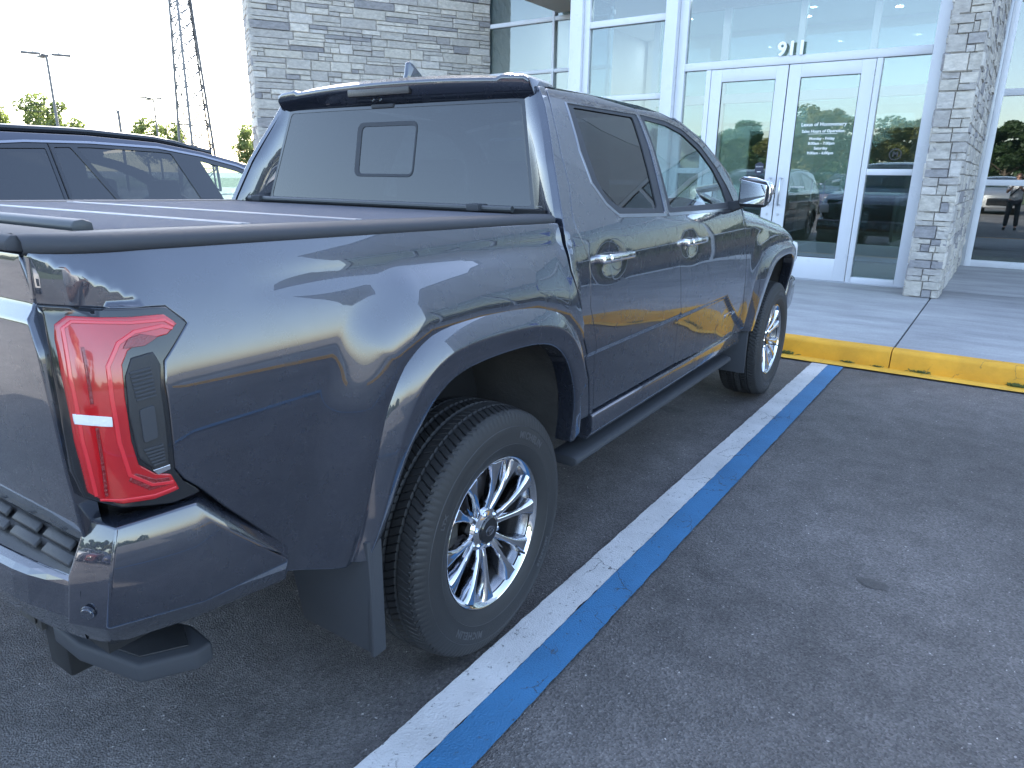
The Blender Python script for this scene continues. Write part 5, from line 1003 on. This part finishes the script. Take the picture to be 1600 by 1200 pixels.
def tree(x, y, k, s, label, group=None, rz=0., z=0, name='tree', sq=1.):
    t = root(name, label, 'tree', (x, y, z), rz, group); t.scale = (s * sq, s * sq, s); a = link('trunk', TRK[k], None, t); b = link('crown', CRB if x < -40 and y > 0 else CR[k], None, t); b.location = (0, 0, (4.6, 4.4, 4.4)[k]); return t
tree(-60.5, 25.0, 0, 1.02, 'green leafy tree top behind the nearer light pole', rz=.3)
tree(-62.0, 21.5, 1, .95, 'sparse olive tree left of the nearer light pole', rz=2.)
tree(-66.0, 35.8, 1, .93, 'small yellowish tree just left of the lattice mast', rz=1.)
tree(-60.5, 35.5, 0, .82, 'thin green tree at the foot of the lattice mast', rz=4., sq=.8)
tree(-45.0, 32.5, 1, .72, 'yellow green tree peeping out beside the stone wall edge', rz=5.)
rr = random.Random(5)
BT = [(-13.5, -27, 0, 1.25), (-7.8, -26, 1, 1.30), (-3.6, -29, 1, 1.18), (1.4, -31, 2, 1.35), (5.2, -30, 0, 1.2), (9.5, -28, 1, 1.2), (14, -30, 0, 1.3), (-19, -30, 2, 1.2), (-26, -33, 0, 1.2), (-34, -38, 1, 1.3), (-44, -30, 0, 1.1), (-52, -14, 2, 1.0)]
NW = ['one', 'two', 'three', 'four', 'five', 'six', 'seven', 'eight', 'nine', 'ten', 'eleven', 'twelve']
KN = ['leafy green', 'olive coloured', 'dark dense']
WH = ['far to the left', 'left', 'middle', 'right']
for i, (x, y, k, s) in enumerate(BT):
    tree(x, y, k, s * .62, '%s tree behind the far row of cars, number %s counted from the left' % (KN[k], NW[sorted(range(12), key=lambda j: BT[j][0]).index(i)]), 'trees behind the far row of cars', rr.uniform(0, 6), sq=1.35)
wd = root('woodland', 'low belt of trees along the horizon behind the parking lot', 'woodland', (0, 0, 0)); wd['kind'] = 'stuff'
COL.objects.unlink(wd); bpy.data.objects.remove(wd)
V = []; F = []; rw_ = np.random.RandomState(9)
for i in range(26000):
    a = rw_.uniform(-PI * .98, PI * .02); R_ = rw_.uniform(112, 124); x, y = R_ * math.cos(a), R_ * math.sin(a) - 5; h = 5.5 + 2.2 * math.sin(a * 23) + 1.6 * math.sin(a * 61 + 1) + rw_.randn() * .5; p = np.array([x, y, rw_.rand() ** .7 * h])
    u_ = rw_.randn(3); u_ /= np.linalg.norm(u_); v_ = np.cross(u_, rw_.randn(3)); v_ /= np.linalg.norm(v_); q = .75; k = len(V); V += [p - u_ * q, p + v_ * q * .6, p + u_ * q, p - v_ * q * .6]; F.append((k, k + 1, k + 2, k + 3))
me = bpy.data.meshes.new('woodland'); me.from_pydata([tuple(v) for v in V], [], F); link('woodland', me, M_LEAF[2], kind='stuff')

def light_pole(x, y, h, rz, label):
    t = root('light_pole', label, 'light pole', (x, y, 0), rz, 'parking lot light poles')
    MB().prism([(-.30, -.30), (.30, -.30), (.30, .30), (-.30, .30)], 0, .7, 2).build('concrete_base', M_CONC, t, bevel=.03)
    MB().tube([(0, 0, .7), (0, 0, h)], [.085, .06], 10).build('pole', M_STEEL, t, smooth=True, angle=50)
    for a in (0, PI):
        MB().tube([(0, 0, h - .02), (math.cos(a) * .35, math.sin(a) * .35, h + .03)], .03, 6).build('arm', M_STEEL, t)
        hd = MB().box(.25, 1.08, -.19, .19, h - .03, h + .065).build('lamp_head', M_STEEL, t, bevel=.012); hd.rotation_euler = (0, 0, a)
        MB().box(.52, .58, -.03, .03, h + .065, h + .17).build('photocell', M_STEEL, hd)
    hd = MB().box(.2, .98, -.17, .17, h - .09, h + .0).build('lamp_head', M_STEEL, t, bevel=.012); hd.rotation_euler = (0, 0, PI / 2 + .3)
    return t
light_pole(-39.8, 16.8, 7.10, 1.16, 'tall double headed light pole left of the lattice mast, nearest')
light_pole(-55.7, 31.2, 7.0, 1.3, 'smaller farther light pole just left of the lattice mast')
t = root('utility_pole', 'short grey utility pole with two bent arms between the light poles', 'utility pole', (-51.3, 26.0, 0))
MB().tube([(0, 0, 0), (0, 0, 5.55)], .10, 8).build('pole', M_STEEL, t); MB().tube([(0, 0, 5.3), (-.25, -.15, 5.5), (-.45, -.3, 5.75)], .04, 6).build('arm', M_STEEL, t); MB().tube([(0, 0, 5.4), (-.1, -.1, 5.62), (-.22, -.16, 5.66)], .06, 6).build('arm', M_STEEL, t)
t = root('wall_lamp_mast', 'thin mast with small forked top at the right of the lattice mast', 'mast', (-45.9, 34.5, 0))
MB().tube([(0, 0, 0), (0, 0, 3.6)], .05, 6).build('pole', M_STEEL, t); MB().tube([(0, 0, 3.3), (.35, .35, 3.85)], .03, 5).build('arm', M_STEEL, t)
def mast(cx, cy, label):
    t = root('lattice_mast', label, 'radio mast', (cx, cy, 0)); W = lambda z: np.interp(z, [0, 4, 13, 34], [2.75, 2.3, 1.42, .42]); a0 = math.radians(200)
    def leg(k, z): a = a0 + 2 * PI * k / 3; r = W(z) / 1.732; return Vector((r * math.cos(a), r * math.sin(a), z))
    for k in range(3): MB().tube([leg(k, z) for z in np.linspace(0, 34, 18)], [.10 - .002 * i for i in range(18)], 6).build('leg', M_STEEL, t, smooth=True)
    z = 0
    while z < 33.5:
        h = max(.55, W(z) * .62); z2 = min(z + h, 34); s = 'stuff'
        m = MB()
        for k in range(3):
            k2 = (k + 1) % 3; m.tube([leg(k, z), leg(k2, z2)], .045, 4, False); m.tube([leg(k2, z), leg(k, z2)], .045, 4, False); m.tube([leg(k, z2), leg(k2, z2)], .04, 4, False)
        m.build('bracing_bay', M_STEEL, t); z = z2
    m = MB(); 
    for d in (.12, .2, .28): m.tube([(Vector((leg(2, z).x * .72 + d, leg(2, z).y * .72, z))) for z in np.linspace(0, 34, 14)], .022, 4)
    m.build('feeder_cables', M_DARK, t)
    MB().tube([Vector((leg(1, z).x * .8, leg(1, z).y * .8, z)) for z in np.linspace(0, 34, 12)], .02, 4).build('climbing_ladder', M_STEEL, t)
    return t
mast(-48.9, 30.15, 'tall three legged steel lattice mast rising out of the frame')
for i, (z0, z1, dx) in enumerate(((7.7, 6.9, 0), (5.9, 5.3, 1.2), (5.5, 5.0, 2.4))):
    P = [Vector((-54 - dx + (t_ - .25) * 14, 19.8 + (t_ - .25) * 29, z0 + (z1 - z0) * (t_ - .25) * 3.1 * .33 * 3 - .0 + .25 * ((t_ - .5) ** 2 - .06))) for t_ in np.linspace(-1.0, 1.6, 24)]
    o = MB().tube(P, .030, 4).build('overhead_wire', M_DARK); o['label'] = ('highest thin overhead wire crossing the sky at left', 'middle thin overhead wire crossing behind the light poles', 'lowest thin overhead wire crossing behind the light poles')[i]; o['category'] = 'wire'; o['group'] = 'overhead wires'
# roadside sign slab and hydrant-like small things are not visible; weeds in the gutter crack are
M_WEED = pbr('weed', (.09, .12, .035), .7, var=.3, vscale=30)
for i, (x, s, lab) in enumerate(((.66, 1.0, 'green weed tuft in the gutter beside the front tyre'), (1.17, .55, 'dry weed tuft in the gutter just right of the blue line'), (1.40, .4, 'smallest weed tuft in the gutter crack below the slab joint'), (1.72, .75, 'dry weed tuft in the gutter right of the slab joint'), (2.34, 1.0, 'grey weed tuft in the gutter at the right edge'))):
    r = random.Random(i); m = MB()
    for k in range(46):
        a = r.uniform(0, 6.28); l = r.uniform(.02, .06) * s; bx = r.gauss(0, .045 * s); wd_ = .003 * s + .001; h = r.uniform(.008, .034) * s; c, d = math.cos(a), math.sin(a)
        m.add([(bx - wd_ * d, wd_ * c, 0), (bx + wd_ * d, -wd_ * c, 0), (bx + l * .6 * c, l * .4 * d, h), (bx + l * c, l * .6 * d, h * .75)], [(0, 1, 2), (1, 3, 2)])
    o = m.build('weed_tuft', M_WEED); o.location = (x, 4.672, .005); o['label'] = lab; o['category'] = 'weed'; o['group'] = 'weeds in the gutter'

# accessible parking sign at the head of the next stall, mirrored in the truck's door
sg = root('parking_sign', 'blue accessible parking sign on a post at the kerb, right of the frame', 'sign', (3.35, 5.05, .15))
MB().tube([(0, 0, 0), (0, 0, 2.25)], .028, 10).build('post', M_STEEL, sg, smooth=True)
MB().box(-.155, .155, -.040, -.034, 1.70, 2.16).build('plate', M_LET, sg, bevel=.002); MB().box(-.140, .140, -.0435, -.0405, 1.715, 2.145).build('blue_field', pbr('sign_blue', (.02, .08, .42), .4), sg)
m = MB(); m.lathe([(-.002, .030), (0, .0005)], 16, 'y', (-.01, -.044, 2.08)); m.tube([(-.01, -.046, 2.04), (0, -.046, 1.93), (.06, -.046, 1.93), (.09, -.046, 1.83)], .011, 6); m.tube([(-.02 + .07 * math.cos(a), -.046, 1.86 + .07 * math.sin(a)) for a in np.linspace(2.2, 6.1, 16)], .010, 6); m.tube([(-.005, -.046, 1.99), (.05, -.046, 1.99)], .009, 6); m.build('wheelchair_symbol', M_LET, sg)
# ================================================================== THE PHOTOGRAPHER (mirrored in the recessed window)
def skin_mesh(name, joints, edges, radii, sub=2, parent=None, mat=None, rootv=0):
    me = bpy.data.meshes.new(name); me.from_pydata(joints, edges, []); o = bpy.data.objects.new(name, me); COL.objects.link(o)
    sk = o.modifiers.new('skin', 'SKIN'); sk.use_smooth_shade = True; o.modifiers.new('sub', 'SUBSURF').levels = sub
    for i, r in enumerate(radii): me.skin_vertices[0].data[i].radius = r if isinstance(r, tuple) else (r, r); me.skin_vertices[0].data[i].use_root = (i == rootv)
    dg = bpy.context.evaluated_depsgraph_get(); m2 = bpy.data.meshes.new_from_object(o.evaluated_get(dg)); bpy.data.objects.remove(o)
    for p in m2.polygons: p.use_smooth = True
    return link(name, m2, mat, parent)
ph = root('person', 'person in a white short sleeved shirt and dark trousers holding up a phone', 'person', (2.15, -1.97, 0), 0)
M_SKIN = pbr('skin', (.42, .24, .17), .5, var=.05, vscale=8); M_SHIRT = pbr('white_shirt', (.72, .72, .72), .8, bump=.4, bscale=14); M_TRS = pbr('dark_trousers', (.025, .028, .038), .8, bump=.3, bscale=16); M_HAIR = pbr('brown_hair', (.06, .03, .018), .6, bump=.6, bscale=90)
# faces +Y; hands meet the phone just behind the camera
body = skin_mesh('body', [(0, 0, .92), (0, .01, 1.12), (0, .02, 1.32), (0, .02, 1.40), (0, .03, 1.47), (0, .04, 1.54), (0, .05, 1.62), (-.17, .02, 1.36), (-.25, .06, 1.14), (-.15, .26, 1.28), (-.10, .32, 1.36), (.17, .02, 1.36), (.25, .06, 1.14), (.10, .26, 1.28), (.05, .32, 1.36), (-.10, 0, .86), (-.12, .02, .48), (-.13, -.01, .09), (-.14, .12, .04), (.10, 0, .86), (.13, .02, .48), (.15, -.01, .09), (.16, .12, .04)],
    [(0, 1), (1, 2), (2, 3), (3, 4), (4, 5), (5, 6), (3, 7), (7, 8), (8, 9), (9, 10), (3, 11), (11, 12), (12, 13), (13, 14), (0, 15), (15, 16), (16, 17), (17, 18), (0, 19), (19, 20), (20, 21), (21, 22)],
    [(.15, .11), (.14, .10), (.15, .10), (.09, .07), .05, .075, .07, .055, .042, .03, .028, .055, .042, .03, .028, .085, .055, .04, .035, .085, .055, .04, .035], 2, ph, M_SKIN)
skin_mesh('shirt', [(0, 0, .84), (0, .01, 1.12), (0, .02, 1.30), (0, .02, 1.40), (-.17, .02, 1.36), (-.235, .05, 1.20), (.17, .02, 1.36), (.235, .05, 1.20)], [(0, 1), (1, 2), (2, 3), (3, 4), (4, 5), (3, 6), (6, 7)], [(.20, .15), (.175, .135), (.18, .13), (.10, .08), .07, .065, .07, .065], 2, ph, M_SHIRT)
skin_mesh('trousers', [(0, 0, .93), (-.10, 0, .84), (-.12, .02, .48), (-.135, -.01, .10), (.10, 0, .84), (.13, .02, .48), (.15, -.01, .10)], [(0, 1), (1, 2), (2, 3), (0, 4), (4, 5), (5, 6)], [(.165, .125), .10, .075, .07, .10, .075, .07], 2, ph, M_TRS)
for s in (-1, 1):
    MB().box(s * .15 - .045, s * .15 + .045, -.06, .20, .0, .08).build('shoe', M_BLACKP, ph, bevel=.03, seg=3)
    for k in range(5):
        bx = s * .075 - .0 ; z = 1.36 + k * .018 if k < 4 else 1.35
        sx = -.10 if s < 0 else .05
        skin_mesh('finger', [(sx, .33, 1.37), (sx + (.028 if s < 0 else -.0) * 1.0, .352, z + .02), (sx + (.045 if s < 0 else .008), .358, z + .022)] if k < 4 else [(sx, .33, 1.36), (sx + .02, .33, 1.40), (sx + .03, .34, 1.425)], [(0, 1), (1, 2)], [.010, .009, .008], 1, ph, M_SKIN)
hd = MB().lathe([(-.105, .02), (-.09, .06), (-.03, .088), (.03, .094), (.075, .075), (.10, .035), (.108, .003)], 20, 'z', (0, .035, 1.625)).build('hair', M_HAIR, ph, smooth=True, angle=90); hd.scale = (.9, 1, 1); hd.location = (0, -.015, 0)
face = skin_mesh('face', [(0, .07, 1.57), (0, .085, 1.62), (0, .08, 1.66)], [(0, 1), (1, 2)], [.055, .066, .055], 2, ph, M_SKIN)
for s in (-1, 1):
    MB().lathe([(-.012, .004), (0, .011), (.008, .004)], 10, 'y', (s * .03, .140, 1.632), True).build('eye', M_DARK, ph, smooth=True); MB().lathe([(-.008, .012), (0, .022), (.008, .012)], 10, 'x', (s * .085, .04, 1.61), True).build('ear', M_SKIN, ph, smooth=True)
MB().tube([(0, .14, 1.635), (0, .168, 1.60), (0, .15, 1.592)], [.008, .014, .008], 8).build('nose', M_SKIN, ph, smooth=True); MB().box(-.022, .022, .136, .146, 1.565, 1.573).build('mouth', pbr('lips', (.3, .1, .09), .5), ph, bevel=.003)
MB().tube([(.15, .10, 1.42), (.02, .165, 1.25), (-.14, .13, 1.05)], [.018, .02, .018], 6).build('bag_strap', M_BLACKP, ph, smooth=True)
pn = MB().box(-.075, .075, -.0045, .0045, -.038, .038).build('phone', pbr('phone_shell', (.03, .03, .035), .25), None, bevel=.004); pn.location = (2.095, -1.600, 1.462); pn.rotation_euler = (-.29, 0, .6); pn['label'] = 'black phone held up in both hands of the person'; pn['category'] = 'phone'
